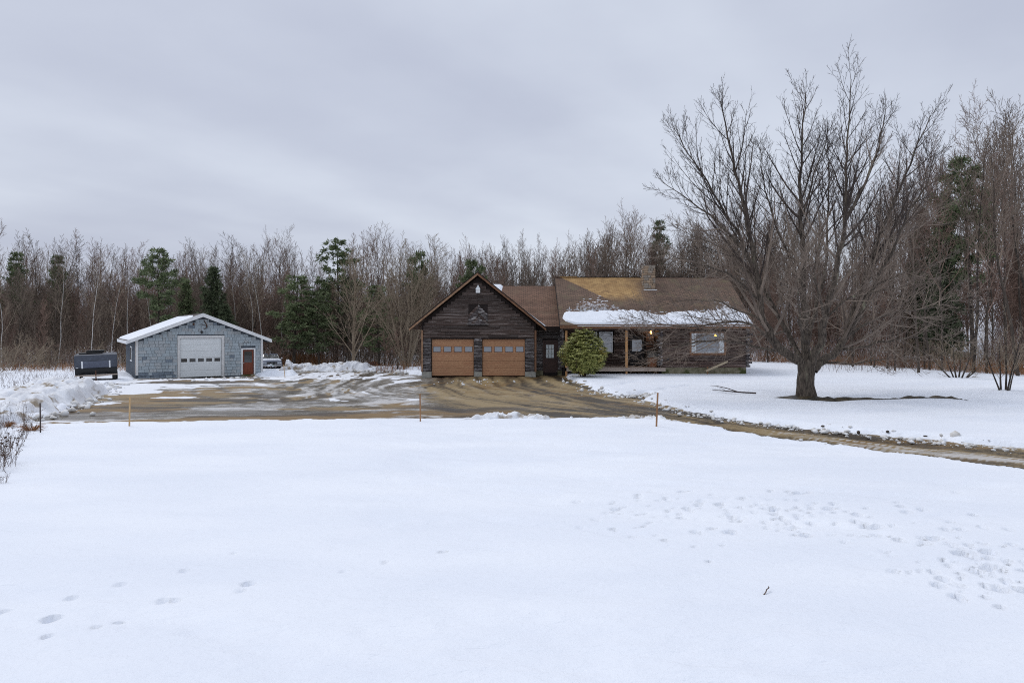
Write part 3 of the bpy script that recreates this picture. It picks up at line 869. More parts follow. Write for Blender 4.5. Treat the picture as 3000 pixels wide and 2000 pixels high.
# log piece meshes: unit length along x, unit depth (towards -y), unit height
def log_mesh(seed, roundness):
    r_ = random.Random(seed)
    ns, npf = 6, 7
    V, Fq = [], []
    for i in range(ns):
        x = i / (ns - 1)
        k = 1 + r_.uniform(-0.10, 0.10); dz = r_.uniform(-0.03, 0.03)
        for j in range(npf):
            a = math.pi * j / (npf - 1)
            yy = -(math.sin(a) ** roundness) * k
            V.append((x, yy, 0.5 - 0.52 * math.cos(a) + dz * math.sin(a)))
    for i in range(ns - 1):
        for j in range(npf - 1):
            q = i * npf + j
            Fq.append((q, q + npf, q + npf + 1, q + 1))
    Fq.append(tuple(range(npf))); Fq.append(tuple(range(ns * npf - 1, (ns - 1) * npf - 1, -1)))
    me = bpy.data.meshes.new('log')
    me.from_pydata(V, [], Fq)
    bm = bmesh.new(); bm.from_mesh(me); bmesh.ops.recalc_face_normals(bm, faces=bm.faces); bm.to_mesh(me); bm.free()
    for p in me.polygons: p.use_smooth = len(p.vertices) == 4
    return me


LOGS = {}
for mk in ('log', 'log_brown', 'log_gable'):
    LOGS[mk] = []
    for s_ in range(5):
        me = log_mesh(s_ * 7 + len(mk), 0.75 if mk != 'log_gable' else 0.9); me.materials.append(M[mk]); LOGS[mk].append(me)

lr = random.Random(33)


def log_piece(parent, x0, x1, yf, z0, h, deep, mk):
    if x1 - x0 < 0.06: return
    return obj('log', lr.choice(LOGS[mk]), parent, Vector((x0, yf, z0)) - HO, scale=(x1 - x0, deep * lr.uniform(0.8, 1.15), h))


def log_rows(parent, yf, z0, z1, h, spans, mk, deep, joint=3.5, gap=0.012):
    z = z0
    while z < z1 - 0.05:
        hh = min(h, z1 - z)
        for a, bq in spans(z, z + hh):
            if bq - a < 0.1: continue
            cuts = [a]
            x = a + lr.uniform(0.5, 1.0) * joint
            while x < bq - 0.8:
                cuts.append(x); x += lr.uniform(0.6, 1.3) * joint
            cuts.append(bq)
            for p, q in zip(cuts[:-1], cuts[1:]):
                log_piece(parent, p + gap * 0.5, q - gap * 0.5, yf, z, hh * 1.02, deep, mk)
        z += hh


def cut_spans(a, bq, holes, z0, z1):
    sp = [(a, bq)]
    for hx0, hx1, hz0, hz1 in holes:
        if z1 <= hz0 + 0.02 or z0 >= hz1 - 0.02: continue
        ns = []
        for p, q in sp:
            if hx1 <= p or hx0 >= q: ns.append((p, q)); continue
            if hx0 > p: ns.append((p, hx0))
            if hx1 < q: ns.append((hx1, q))
        sp = ns
    return sp


# --- garage
GY = 44.6
GXL, GXR, GXC, GRZ, GEZ = -5.89, 1.56, -2.23, 6.62, 3.02
GSL = (GRZ - GEZ) / 4.42
DOORS = [(-5.25, -2.50), (-1.94, 0.85)]
DTOP = 2.42
mb = HB()
prof = [(GXL, 0.0), (GXR, 0.0), (GXR, GEZ), (GXC, GRZ - 0.12), (GXL, GEZ)]
# front wall with door openings, built from upright slabs so that the doors sit in real recesses
def gable_top(x): return GRZ - 0.14 - GSL * abs(x - GXC)
xs = [GXL, DOORS[0][0], DOORS[0][1], GXC, DOORS[1][0], DOORS[1][1], GXR]
xs = sorted(set(xs))
for a, bq in zip(xs[:-1], xs[1:]):
    inside = any(d0 - 1e-6 <= a and bq <= d1 + 1e-6 for d0, d1 in DOORS)
    zb = DTOP if inside else 0.0
    mb.prism([(a, zb), (bq, zb), (bq, gable_top(bq)), (a, gable_top(a))], GY, GY + 0.2, 'y')
mb.box(GXL, GXL + 0.2, GY + 0.2, 53.2, 0, GEZ)
mb.box(GXR - 0.2, GXR, GY + 0.2, 53.2, 0, GEZ)
mb.prism([(GXL + 0.2, 0), (GXR - 0.2, 0), (GXR - 0.2, gable_top(GXR - .2)), (GXC, gable_top(GXC)), (GXL + 0.2, gable_top(GXL + .2))], 53.0, 53.2, 'y')
gwall = mb.build('garage_wall', M['dark'], house)
CHV = (-2.84, -1.59, 3.42, 4.66)
holes_low = [(d0 - 0.02, d1 + 0.02, 0, DTOP + 0.06) for d0, d1 in DOORS]
log_rows(gwall, GY - 0.002, 0.30, 2.48, 0.215, lambda a, bq: cut_spans(GXL + 0.10, GXR - 0.10, holes_low, a, bq), 'log', 0.085)
def upper(a, bq):
    hw = (GRZ - 0.30 - bq) / GSL
    l_, r2 = max(GXL + 0.10, GXC - hw), min(GXR - 0.10, GXC + hw)
    return cut_spans(l_, r2, [(CHV[0], CHV[1], CHV[2], CHV[3] - 0.1)], a, bq) if r2 > l_ else []
log_rows(gwall, GY - 0.002, 2.48, 6.4, 0.20, upper, 'log_gable', 0.06, 2.2)
for x0 in (GXL - 0.03, GXR - 0.09):
    q = HB(); q.box(x0, x0 + 0.12, GY - 0.11, GY - 0.005, 0.28, 3.0); q.build('corner_board', M['trim_brown'] if x0 > 0 else M['rake'], house)
for a, bq in ((GXL + 0.02, DOORS[0][0]), (DOORS[0][1] + 0.02, DOORS[1][0] - 0.02), (DOORS[1][1], GXR - 0.02)):
    q = HB(); q.box(a, bq, GY - 0.10, GY + 0.1, -0.3, 0.29); q.build('footing', M['block'], house)

# chevron loft panel
q = HB(); q.box(CHV[0] - 0.03, CHV[1] + 0.03, GY - 0.03, GY - 0.004, CHV[2], CHV[3]); chev = q.build('loft_panel', M['dark'], house)
q = HB(); q.box(CHV[0] - 0.14, CHV[1] + 0.12, GY - 0.13, GY - 0.03, CHV[2] - 0.07, CHV[2]); q.build('sill', M['log_end'], chev)


def clip(poly, f):
    """keep the part of a 2D polygon where f >= 0"""
    o = []
    for i in range(len(poly)):
        a, bq = poly[i], poly[(i + 1) % len(poly)]
        fa, fb = f(a), f(bq)
        if fa >= 0: o.append(a)
        if (fa >= 0) != (fb >= 0):
            tq = fa / (fa - fb); o.append((a[0] + (bq[0] - a[0]) * tq, a[1] + (bq[1] - a[1]) * tq))
    return o


cw = (CHV[1] - CHV[0]) / 2; cxm = (CHV[0] + CHV[1]) / 2
for side in (-1, 1):
    for k in range(8):
        za = CHV[3] - k * 0.245
        poly = [(cxm + side * 0.008, za - 0.235), (cxm + side * 0.008, za), (cxm + side * cw, za - cw * 1.02), (cxm + side * cw, za - cw * 1.02 - 0.235)]
        poly = clip(poly, lambda p: p[1] - CHV[2] - 0.005)
        if len(poly) < 3: continue
        q = HB(); q.prism(poly, GY - 0.085 - 0.012 * (k % 2), GY - 0.032, 'y'); q.build('board', M['log'] if (k + (side > 0)) % 3 else M['log_gable'], chev)

# garage roof
def slab_x(prof_top, th, x0, x1):
    pass
mb = HB()
RF, RB = GY - 0.38, 53.6
for s_ in (-1, 1):
    e = GXC + s_ * 4.42
    mb.prism([(GXC, GRZ), (e, GEZ), (e, GEZ + 0.16), (GXC, GRZ + 0.16)], RF, RB, 'y')
groof = mb.build('garage_roof', M['roof_conn'], house)
for s_ in (-1, 1):
    e = GXC + s_ * 4.44
    q = HB(); q.prism([(GXC, GRZ - 0.07), (e, GEZ - 0.06), (e, GEZ + 0.09), (GXC, GRZ + 0.10)], RF - 0.04, RF - 0.002, 'y'); q.build('rake_board', M['rake'] if s_ < 0 else M['trim_brown'], groof)
    q = HB(); q.prism([(GXC, GRZ + 0.10), (e, GEZ + 0.095), (e, GEZ + 0.17), (GXC, GRZ + 0.175)], RF - 0.05, RF - 0.002, 'y'); q.build('drip_edge', M['dark'], groof)

# garage doors
for d0, d1 in DOORS:
    gd = HB(); gd.box(d0, d1, GY + 0.10, GY + 0.13, 0.0, DTOP + 0.02)
    gdo = gd.build('garage_door', M['gdoor_line'], house)
    n = 5; hs = (DTOP - 0.03) / n
    wz0 = 0.03 + 3 * hs
    for k in range(n):
        z0 = 0.03 + k * hs
        q = HB()
        if k == 3:
            ww = (d1 - d0) / 4
            wx = [(d0 + i * ww + ww * 0.16, d0 + (i + 1) * ww - ww * 0.16) for i in range(4)]
            za, zb = z0 + hs * 0.26, z0 + hs * 0.94
            q.box(d0 + 0.01, d1 - 0.01, GY + 0.07, GY + 0.098, z0 + 0.006, za)
            q.box(d0 + 0.01, d1 - 0.01, GY + 0.07, GY + 0.098, zb, z0 + hs - 0.006)
            ed = [d0 + 0.01] + [e for w_ in wx for e in w_] + [d1 - 0.01]
            for i in range(0, len(ed), 2):
                q.box(ed[i], ed[i + 1], GY + 0.07, GY + 0.098, za, zb)
        else:
            q.box(d0 + 0.01, d1 - 0.01, GY + 0.07, GY + 0.098, z0 + 0.006, z0 + hs - 0.006)
            for gz in (0.32, 0.66):
                q.box(d0 + 0.01, d1 - 0.01, GY + 0.064, GY + 0.0695, z0 + hs * gz + 0.008, z0 + hs * (gz + 0.30))
        q.build('panel', M['gdoor'], gdo)
        if k == 3:
            for a, bq in wx:
                q = HB(); q.box(a, bq, GY + 0.085, GY + 0.092, za, zb); q.build('pane', M['glass_light'], gdo)
                q = HB(); f_ = 0.035
                q.box(a - f_, bq + f_, GY + 0.052, GY + 0.069, za - f_, za); q.box(a - f_, bq + f_, GY + 0.052, GY + 0.069, zb, zb + f_)
                q.box(a - f_, a, GY + 0.052, GY + 0.069, za, zb); q.box(bq, bq + f_, GY + 0.052, GY + 0.069, za, zb)
                q.build('pane_frame', M['trim_brown'], gdo)
    q = HB(); q.box(d0 - 0.06, d1 + 0.06, GY - 0.09, GY + 0.04, DTOP + 0.002, DTOP + 0.09); q.build('door_header', M['dark'], house)

# lantern-shaped white lamp housing at the peak
lx, lz = GXC + 0.02, 5.62
q = HB(); q.box(lx - 0.135, lx + 0.135, GY - 0.30, GY - 0.06, lz - 0.20, lz + 0.02); lampb = q.build('gable_lamp', M['white'], house)
q = HB(); i = len(q.v)
q.v += [(lx - 0.165, GY - 0.33, lz + 0.02), (lx + 0.165, GY - 0.33, lz + 0.02), (lx + 0.165, GY - 0.06, lz + 0.02), (lx - 0.165, GY - 0.06, lz + 0.02), (lx, GY - 0.16, lz + 0.34)]
q.f += [(0, 1, 4), (1, 2, 4), (2, 3, 4), (3, 0, 4), (3, 2, 1, 0)]
q.build('lamp_hood', M['metal_white'], lampb)
q = HB(); q.box(lx - 0.10, lx + 0.10, GY - 0.27, GY - 0.09, lz - 0.26, lz - 0.2); q.build('lamp_base', M['metal_dark'], lampb)

# --- link between garage and house
CYF = 45.7
mb = HB()
DX0, DX1, DZ0, DZ1 = 2.17, 2.95, 0.18, 2.22
mb.box(1.565, DX0 - 0.08, CYF, CYF + 0.2, -0.1, 3.1); mb.box(DX1 + 0.08, 3.35, CYF, CYF + 0.2, -0.1, 3.1); mb.box(DX0 - 0.08, DX1 + 0.08, CYF, CYF + 0.2, DZ1 + 0.08, 3.1)
mb.box(DX0 - 0.08, DX1 + 0.08, CYF, CYF + 0.3, -0.1, DZ0)
lwall = mb.build('link_wall', M['dark'], house)
log_rows(lwall, CYF - 0.002, 0.3, 3.1, 0.215, lambda a, bq: cut_spans(1.57, 3.34, [(DX0 - 0.12, DX1 + 0.12, 0, DZ1 + 0.12)], a, bq), 'log', 0.08)
q = HB(); q.box(1.57, DX0 - 0.1, CYF - 0.12, CYF - 0.005, -0.2, 0.3); q.box(DX1 + 0.1, 3.34, CYF - 0.12, CYF - 0.005, -0.2, 0.3); q.build('footing', M['concrete'], house)
q = HB(); q.box(DX0, DX1, CYF + 0.03, CYF + 0.07, DZ0, DZ1); ldoor = q.build('door', M['door_dark'], house)
ldoor['label'] = 'dark brown side door with nine pane window and worn paint'
wx0, wx1, wz0, wz1 = 2.27, 2.81, 1.13, 2.03
for i in range(3):
    for j in range(3):
        pw, phh = (wx1 - wx0) / 3, (wz1 - wz0) / 3
        q = HB(); q.box(wx0 + i * pw + 0.012, wx0 + (i + 1) * pw - 0.012, CYF + 0.018, CYF + 0.028, wz0 + j * phh + 0.012, wz0 + (j + 1) * phh - 0.012); q.build('pane', M['curtain'], ldoor)
q = HB()
for zz in ((0.30, 0.95),):
    q.box(DX0 + 0.1, DX0 + 0.36, CYF + 0.015, CYF + 0.028, zz[0], zz[1]); q.box(DX1 - 0.36, DX1 - 0.1, CYF + 0.015, CYF + 0.028, zz[0], zz[1])
q.build('panel', M['door_dark'], ldoor)
q = HB(); q.tube([(DX1 - 0.07, CYF + 0.03, 1.05), (DX1 - 0.07, CYF - 0.03, 1.05), (DX1 - 0.07, CYF - 0.06, 1.05)], [0.015, 0.02, 0.03], 8); q.build('handle', M['metal_dark'], ldoor)
q = HB(); q.box(DX0 - 0.11, DX0 - 0.005, CYF - 0.05, CYF + 0.03, DZ0, DZ1 + 0.1); q.box(DX1 + 0.005, DX1 + 0.11, CYF - 0.05, CYF + 0.03, DZ0, DZ1 + 0.1)
q.box(DX0 - 0.005, DX1 + 0.005, CYF - 0.05, CYF + 0.03, DZ1 + 0.003, DZ1 + 0.1); q.build('door_frame', M['door_dark'], house)


def step_roof(x0, x1, ye, ze, yr, zr, th=0.16, n=46):
    """front slope made of overlapping courses"""
    pr = []
    for k in range(n):
        t0, t1 = k / n, (k + 1) / n
        y0, z0 = ye + (yr - ye) * t0, ze + (zr - ze) * t0
        y1, z1 = ye + (yr - ye) * t1, ze + (zr - ze) * t1
        pr += [(y0, z0 + th + 0.014), (y1, z1 + th)]
    pr += [(yr, zr), (ye, ze)]
    q = HB(); q.prism(pr, x0, x1, 'x')
    return q


LEZ, LRZ, LRY = 3.08, 6.02, 49.7
q = step_roof(-2.0, 3.16, 45.2, LEZ, LRY, LRZ, 0.16, 36)
q.prism([(LRY, LRZ), (LRY, LRZ + 0.16), (54.0, LEZ + 0.16), (54.0, LEZ)], -2.0, 3.16, 'x')
lroof = q.build('link_roof', M['roof_conn'], house)
q = HB(); q.box(1.2, 3.16, 45.16, 45.195, LEZ - 0.10, LEZ + 0.15); q.build('fascia', M['dark'], lroof)

# --- main house
EY, EZ, RY, RZ = 43.9, 3.20, 49.5, 6.65
MXL, MXR = 3.10, 15.62
PW, FW = 46.6, 44.6                      # porch wall, projecting room wall
q = step_roof(MXL, MXR, EY, EZ, RY, RZ, 0.16, 46)
q.prism([(RY, RZ), (RY, RZ + 0.16), (55.1, EZ + 0.16), (55.1, EZ)], MXL, MXR, 'x')
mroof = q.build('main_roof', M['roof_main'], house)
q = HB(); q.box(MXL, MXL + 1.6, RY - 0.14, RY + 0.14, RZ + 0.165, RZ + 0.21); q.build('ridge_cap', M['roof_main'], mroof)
q = HB(); q.box(MXL + 1.6, MXR, RY - 0.10, RY + 0.12, RZ + 0.155, RZ + 0.18); q.build('ridge_vent', M['dark'], mroof)
q = HB(); q.box(MXL - 0.01, MXR + 0.01, EY - 0.05, EY - 0.003, EZ - 0.10, EZ + 0.145); q.build('fascia', M['trim_brown'], mroof)
q = HB(); q.box(MXL - 0.015, MXR + 0.015, EY - 0.075, EY - 0.003, EZ + 0.150, EZ + 0.182); q.build('drip_edge', M['deck'], mroof)
for x0 in (MXL - 0.035, MXR + 0.004):
    q = HB(); q.prism([(EY - 0.003, EZ - 0.06), (EY - 0.003, EZ + 0.14), (RY, RZ + 0.14), (RY, RZ - 0.08)], x0, x0 + 0.03, 'x'); q.build('rake_board', M['dark'], mroof)
# walls
mb = HB()
W1 = [(5.94, 6.86, 1.50, 2.87), (5.02, 5.80, 1.50, 2.87)]
PDX0, PDX1 = 8.05, 9.02
PWX0, PWX1, PWZ0, PWZ1 = 11.70, 13.84, 1.52, 2.80
def wall_holes(x0, x1, y0, y1, z0, z1, holes):
    xs_ = sorted({x0, x1, *[h for hh in holes for h in hh[:2]]})
    for a, bq in zip(xs_[:-1], xs_[1:]):
        z = z0
        for hh in sorted([hh for hh in holes if hh[0] < bq - 1e-6 and hh[1] > a + 1e-6], key=lambda h_: h_[2]):
            if hh[2] > z: mb.box(a, bq, y0, y1, z, hh[2])
            z = hh[3]
        mb.box(a, bq, y0, y1, z, z1)
wall_holes(3.36, 9.75, PW, PW + 0.2, 0.0, 3.2, W1 + [(PDX0, PDX1, 0.5, 2.6)])
mwall = mb.build('porch_wall', M['dark'], house)
log_rows(mwall, PW - 0.002, 0.50, 3.2, 0.205, lambda a, bq: cut_spans(3.38, 9.70, [(h_[0] - 0.09, h_[1] + 0.09, h_[2] - 0.07, h_[3] + 0.07) for h_ in W1] + [(PDX0 - 0.1, PDX1 + 0.1, 0, 2.68)], a, bq), 'log_brown', 0.09)
mb = HB()
wall_holes(9.75, 15.30, FW, FW + 0.2, 0.55, 3.2, [(PWX0, PWX1, PWZ0, PWZ1)])
mb.box(9.75, 9.95, FW + 0.2, PW + 0.2, 0.0, 3.2)
mb.box(15.1, 15.3, FW + 0.2, 54.4, 0.0, 3.2)
mb.box(3.36, 3.56, PW + 0.2, 54.4, 0.0, 3.2); mb.box(3.56, 15.1, 54.2, 54.4, 0.0, 3.2)
for x0 in (3.36, 15.1):
    mb.prism([(44.7, 3.2), (54.3, 3.2), (RY, RZ - 0.02)], x0, x0 + 0.2, 'x')
rwall = mb.build('front_room_wall', M['dark'], house)
log_rows(rwall, FW - 0.002, 0.56, 3.2, 0.21, lambda a, bq: cut_spans(9.78, 15.27, [(PWX0 - 0.12, PWX1 + 0.12, PWZ0 - 0.14, PWZ1 + 0.1)], a, bq), 'log_brown', 0.13)
q = HB(); q.box(9.78, 15.28, FW - 0.06, FW + 0.3, -0.4, 0.56); q.build('foundation', M['concrete'], house)
q = HB(); q.box(3.4, 9.75, PW + 0.02, PW + 0.3, -0.4, 0.5); q.build('foundation', M['dark'], house)
# side faces of the recess: logs seen end on, and crossing corner logs
def corner_stack(x, y, z0, z1, dxs, n_out):
    z = z0; k = 0
    while z < z1:
        r_ = 0.092 + lr.uniform(-0.012, 0.012)
        ln = n_out * lr.uniform(0.55, 1.15)
        q = HB()
        if k % 2 == 0: q.tube([(x, y, z), (x + dxs * ln, y + lr.uniform(-0.02, 0.02), z)], [r_, r_ * 0.95], 9)
        else: q.tube([(x + dxs * 0.06, y + 0.3, z), (x + dxs * 0.06, y - ln * 0.8, z)], [r_, r_ * 0.95], 9)
        q.build('corner_log', M['log_end'] if lr.random() < 0.35 else M['log'], house, smooth=False)
        z += 0.115; k += 1
corner_stack(15.25, FW + 0.02, 0.66, 3.1, 1, 0.42)
corner_stack(9.80, FW + 0.02, 0.72, 3.1, -1, 0.34)
corner_stack(3.42, PW - 1.35, 0.62, 3.1, -1, 0.30)
q = HB(); q.box(3.36, 3.50, PW - 1.4, PW - 0.02, 0.0, 3.2); q.build('porch_end_wall', M['dark'], house)

# porch deck, posts, beam, ceiling
dk = HB(); dk.box(3.55, 9.98, FW - 0.26, FW - 0.22, 0.33, 0.53); dk.box(3.55, 9.98, FW - 0.10, FW - 0.06, 0.33, 0.49)
deck = dk.build('porch_deck', M['deck'], house)
y = FW - 0.28
while y < PW - 0.15:
    x1_ = 9.98 if y < FW - 0.16 else 9.62
    q = HB(); q.box(3.52, x1_, y, y + 0.135, 0.532, 0.562); q.build('plank', M['deck'], deck); y += 0.142
for px_ in (3.46, 7.38):
    q = HB(); q.box(px_, px_ + 0.145, FW - 0.20, FW - 0.055, 0.564, 2.98); q.build('porch_post', M['pine_post'], house)
    q = HB(); q.box(px_ + 0.01, px_ + 0.135, FW - 0.20, FW - 0.105, -0.3, 0.33); q.build('post_footing', M['pine_post'], house)
q = HB(); q.box(3.3, 9.7, FW - 0.22, FW - 0.03, 2.985, 3.22); q.build('porch_beam', M['log_brown'], house)
q = HB(); q.box(3.3, 9.74, FW + 0.0, PW - 0.1, 3.21, 3.26); q.build('porch_ceiling', M['dark'], house)
q = HB(); q.box(3.2, 15.5, EY + 0.02, FW - 0.23, 3.15, 3.17); q.build('soffit', M['trim_brown'], house)


def window(parent, x0, x1, z0, z1, yf, rail=True, fm='white', gm='glass'):
    wn = HB(); f_ = 0.055
    wn.box(x0, x0 + f_, yf - 0.05, yf + 0.06, z0, z1); wn.box(x1 - f_, x1, yf - 0.05, yf + 0.06, z0, z1)
    wn.box(x0 + f_, x1 - f_, yf - 0.05, yf + 0.06, z0, z0 + f_); wn.box(x0 + f_, x1 - f_, yf - 0.05, yf + 0.06, z1 - f_, z1)
    o = wn.build('window', M[fm], parent)
    zm = (z0 + z1) / 2
    if rail:
        q = HB(); q.box(x0 + f_, x1 - f_, yf - 0.03, yf + 0.04, zm - 0.03, zm + 0.03); q.build('meeting_rail', M[fm], o)
        for a, bq, dy_ in ((z0 + f_, zm - 0.03, 0.0), (zm + 0.03, z1 - f_, 0.02)):
            q = HB(); q.box(x0 + f_, x1 - f_, yf + 0.01 - dy_, yf + 0.018 - dy_, a, bq); q.build('pane', M[gm], o)
        q = HB()
        for k in (1, 2):
            xx = x0 + f_ + (x1 - x0 - 2 * f_) * k / 3; q.box(xx - 0.008, xx + 0.008, yf - 0.016, yf - 0.0105, zm + 0.03, z1 - f_)
        zz = (zm + z1) / 2; q.box(x0 + f_, x1 - f_, yf - 0.022, yf - 0.0165, zz - 0.008, zz + 0.008)
        q.build('muntin', M[fm], o)
    return o


for (x0, x1, z0, z1) in W1:
    window(house, x0, x1, z0, z1, PW - 0.05)
# picture window: wooden surround, side casements with curtains, wide fixed pane
pw = HB(); yf = FW - 0.05
pw.box(PWX0 - 0.12, PWX1 + 0.12, yf - 0.08, yf + 0.06, PWZ0 - 0.14, PWZ0 - 0.002); pw.box(PWX0 - 0.12, PWX0 - 0.002, yf - 0.08, yf + 0.06, PWZ0, PWZ1 + 0.1)
pw.box(PWX1 + 0.002, PWX1 + 0.12, yf - 0.08, yf + 0.06, PWZ0, PWZ1 + 0.1); pw.box(PWX0, PWX1, yf - 0.08, yf + 0.06, PWZ1 + 0.002, PWZ1 + 0.1)
pwo = pw.build('picture_window', M['trim_brown'], house)
q = HB()
for a in (PWX0, PWX0 + 0.25, PWX1 - 0.31, PWX1 - 0.045): q.box(a, a + 0.045, yf - 0.03, yf + 0.05, PWZ0, PWZ1)
q.box(PWX0, PWX1, yf - 0.025, yf + 0.045, PWZ0, PWZ0 + 0.045); q.box(PWX0, PWX1, yf - 0.025, yf + 0.045, PWZ1 - 0.045, PWZ1)
q.build('sash', M['white'], pwo)
q = HB(); q.box(PWX0 + 0.30, PWX1 - 0.315, yf + 0.0, yf + 0.008, PWZ0 + 0.046, PWZ1 - 0.046); q.build('pane', M['glass_light'], pwo)
for a, bq in ((PWX0 + 0.046, PWX0 + 0.249), (PWX1 - 0.264, PWX1 - 0.046)):
    q = HB(); q.box(a, bq, yf + 0.0, yf + 0.008, PWZ0 + 0.046, PWZ1 - 0.046); q.build('curtained_pane', M['curtain'], pwo)
M['lampglow'] = emit_mat('warm lamp glow', (1.0, 0.62, 0.12, 1), 3.0)
q = HB(); q.tube([(13.27, yf - 0.012, 2.60), (13.27, yf - 0.012, 2.66), (13.27, yf - 0.012, 2.74)], [0.075, 0.06, 0.02], 10); q.build('hanging_lamp', M['lampglow'], pwo)
# porch door
q = HB(); q.box(PDX0, PDX1, PW + 0.02, PW + 0.06, 0.57, 2.6); pdoor = q.build('door', M['door_black'], house)
pdoor['label'] = 'dark porch door with glass upper half'
q = HB(); q.box(PDX0 + 0.15, PDX1 - 0.15, PW + 0.005, PW + 0.015, 1.55, 2.35); q.build('pane', M['glass'], pdoor)
q = HB(); q.box(PDX0 + 0.02, PDX1 - 0.02, PW - 0.005, PW + 0.018, 0.75, 0.79); q.build('kick_plate', M['deck'], pdoor)
q = HB(); q.box(PDX0 - 0.1, PDX0 - 0.003, PW - 0.06, PW + 0.04, 0.57, 2.68); q.box(PDX1 + 0.003, PDX1 + 0.1, PW - 0.06, PW + 0.04, 0.57, 2.68); q.box(PDX0 - 0.003, PDX1 + 0.003, PW - 0.06, PW + 0.04, 2.602, 2.68)
q.build('door_frame', M['dark'], house)
# porch lamp (lit)
LP = Vector((9.42, 46.30, 2.84))
q = HB(); q.box(LP.x - 0.05, LP.x + 0.05, LP.y + 0.06, PW - 0.09, LP.z + 0.10, LP.z + 0.22); lampo = q.build('porch_lamp', M['metal_dark'], house)
q = HB(); q.tube([LP + Vector((0, 0, -0.11)), LP + Vector((0, 0, -0.07)), LP + Vector((0, 0, 0.03)), LP + Vector((0, 0, 0.10))], [0.03, 0.065, 0.065, 0.03], 12)
q.build('bulb', emit_mat('porch lamp glow', (1.0, 0.50, 0.16, 1), 9.0), lampo, smooth=True)
pl = bpy.data.lights.new('porch_light', 'POINT'); pl.energy = 9; pl.color = (1.0, 0.55, 0.22); pl.shadow_soft_size = 0.08
plo = bpy.data.objects.new('porch_light', pl); plo.location = LP + Vector((0, -0.12, 0)) - HO; link(plo, house)
# outlet box
q = HB(); q.box(9.98 + 0.10, 9.98 + 0.24, FW - 0.17, FW - 0.10, 1.06, 1.22); q.build('outlet_box', M['metal_dark'], house)

# chimney of field stones
CXa, CXb, CY0, CY1, CZ1 = 9.28, 10.08, 48.0, 48.8, 7.50
q = HB(); q.box(CXa + 0.02, CXb - 0.02, CY0 + 0.02, CY1 - 0.02, 5.4, CZ1); chim = q.build('chimney', M['mortar'], house)
sr = random.Random(9)
def stone_mesh(seed, mk):
    r_ = random.Random(seed)
    bm = bmesh.new(); bmesh.ops.create_cube(bm, size=1.0)
    bmesh.ops.bevel(bm, geom=list(bm.edges), offset=0.16, segments=1, affect='EDGES')
    for v in bm.verts: v.co += Vector((r_.uniform(-0.06, 0.06), r_.uniform(-0.1, 0.1), r_.uniform(-0.06, 0.06)))
    me = bpy.data.meshes.new('stone'); bm.to_mesh(me); bm.free(); me.materials.append(M[mk]); return me
STN = [stone_mesh(k, 'stone1' if k % 2 else 'stone2') for k in range(6)]
z = 5.45
while z < CZ1 - 0.02:
    hh = min(sr.uniform(0.13, 0.22), CZ1 - z + 0.02)
    x = CXa
    while x < CXb - 0.04:
        ww = min(sr.uniform(0.16, 0.34), CXb - x)
        if CXb - x - ww < 0.08: ww = CXb - x
        obj('stone', sr.choice(STN), chim, Vector((x + ww / 2, CY0 + 0.02, z + hh / 2)) - HO, scale=(ww * 0.93, 0.12, hh * 0.92)); x += ww
    yy = CY0 + 0.06
    while yy < CY1 - 0.05:
        ww = min(sr.uniform(0.18, 0.34), CY1 - yy)
        obj('stone', sr.choice(STN), chim, Vector((CXa + 0.02, yy + ww / 2, z + hh / 2)) - HO, scale=(0.12, ww * 0.93, hh * 0.92)); yy += ww
    z += hh
q = HB(); q.box(CXa - 0.02, CXb + 0.02, CY0 - 0.02, CY1 + 0.02, CZ1, CZ1 + 0.05); q.build('chimney_cap', M['stone1'], chim)
q = HB(); q.box(CXa - 0.05, CXb + 0.08, CY0 - 0.20, CY0 - 0.06, 5.76, 5.82); q.build('flashing', M['metal_white'], chim)

# ------------------------------------------------------------------ snow on the roofs
def roof_snow(name, x0, x1, nx, s1, ns, fn, y_of, z_of, label, seed, tilt):
    xg, sg = np.meshgrid(np.linspace(x0, x1, nx), np.linspace(-0.12, s1, ns), indexing='ij')
    th = fn(xg, sg)
    Y = y_of(sg); Z = z_of(sg)
    ny, nz = tilt
    V = np.stack([xg, Y + ny * th, Z + nz * th], -1).reshape(-1, 3)
    keep = (th > -0.045)
    i = np.arange(nx * ns).reshape(nx, ns)
    q = np.stack([i[:-1, :-1], i[1:, :-1], i[1:, 1:], i[:-1, 1:]], -1).reshape(-1, 4)
    kk = keep.reshape(-1)
    q = q[kk[q].any(1)]
    o = obj(name, np_mesh(name, V, [q], [M['snow_clean']], smooth=True))
    return tag(o, label, 'snow')


msl = (RZ - EZ) / (RY - EY); mcos = 1 / math.sqrt(1 + msl * msl)
def main_top(x):
    u = (x - MXL) / (MXR - MXL)
    return (1.45 + 0.35 * sstep(0.10, 0.22, u) * sstep(0.5, 0.36, u) + 0.25 * sstep(0.55, 0.8, u) + 0.75 * np.exp(-((u - 0.905) / 0.035) ** 2)) * sstep(-0.005, 0.03, u) + 0.0
def main_fn(x, s_):
    u = (x - MXL) / (MXR - MXL)
    top = main_top(x) + 0.16 * fbm(x * 1.6, s_ * 0 + 3, 4, 0.6)
    left = 0.10 + 0.75 * sstep(1.15, 0.0, s_) * 0 + 0.0
    bottom = 0.02 + 0.55 * sstep(0.10, 0.0, u)          # the left corner has slid away from the eave
    d1 = top - s_; d2 = s_ - (bottom - 0.10); d3 = (x - (MXL + 0.12 + 0.28 * sstep(0.9, 0.1, s_))) ; d4 = (MXR - 0.05) - x - 0.55 * sstep(0.2, 2.4, s_) * 0.4
    d = np.minimum(np.minimum(d1 * 1.0, d2 * 1.6), np.minimum(d3, d4 * 1.4))
    return -0.05 + 0.155 * sstep(-0.02, 0.20, d) + 0.012 * fbm(x * 1.2, s_ * 1.5, 3) * (d > 0.1)
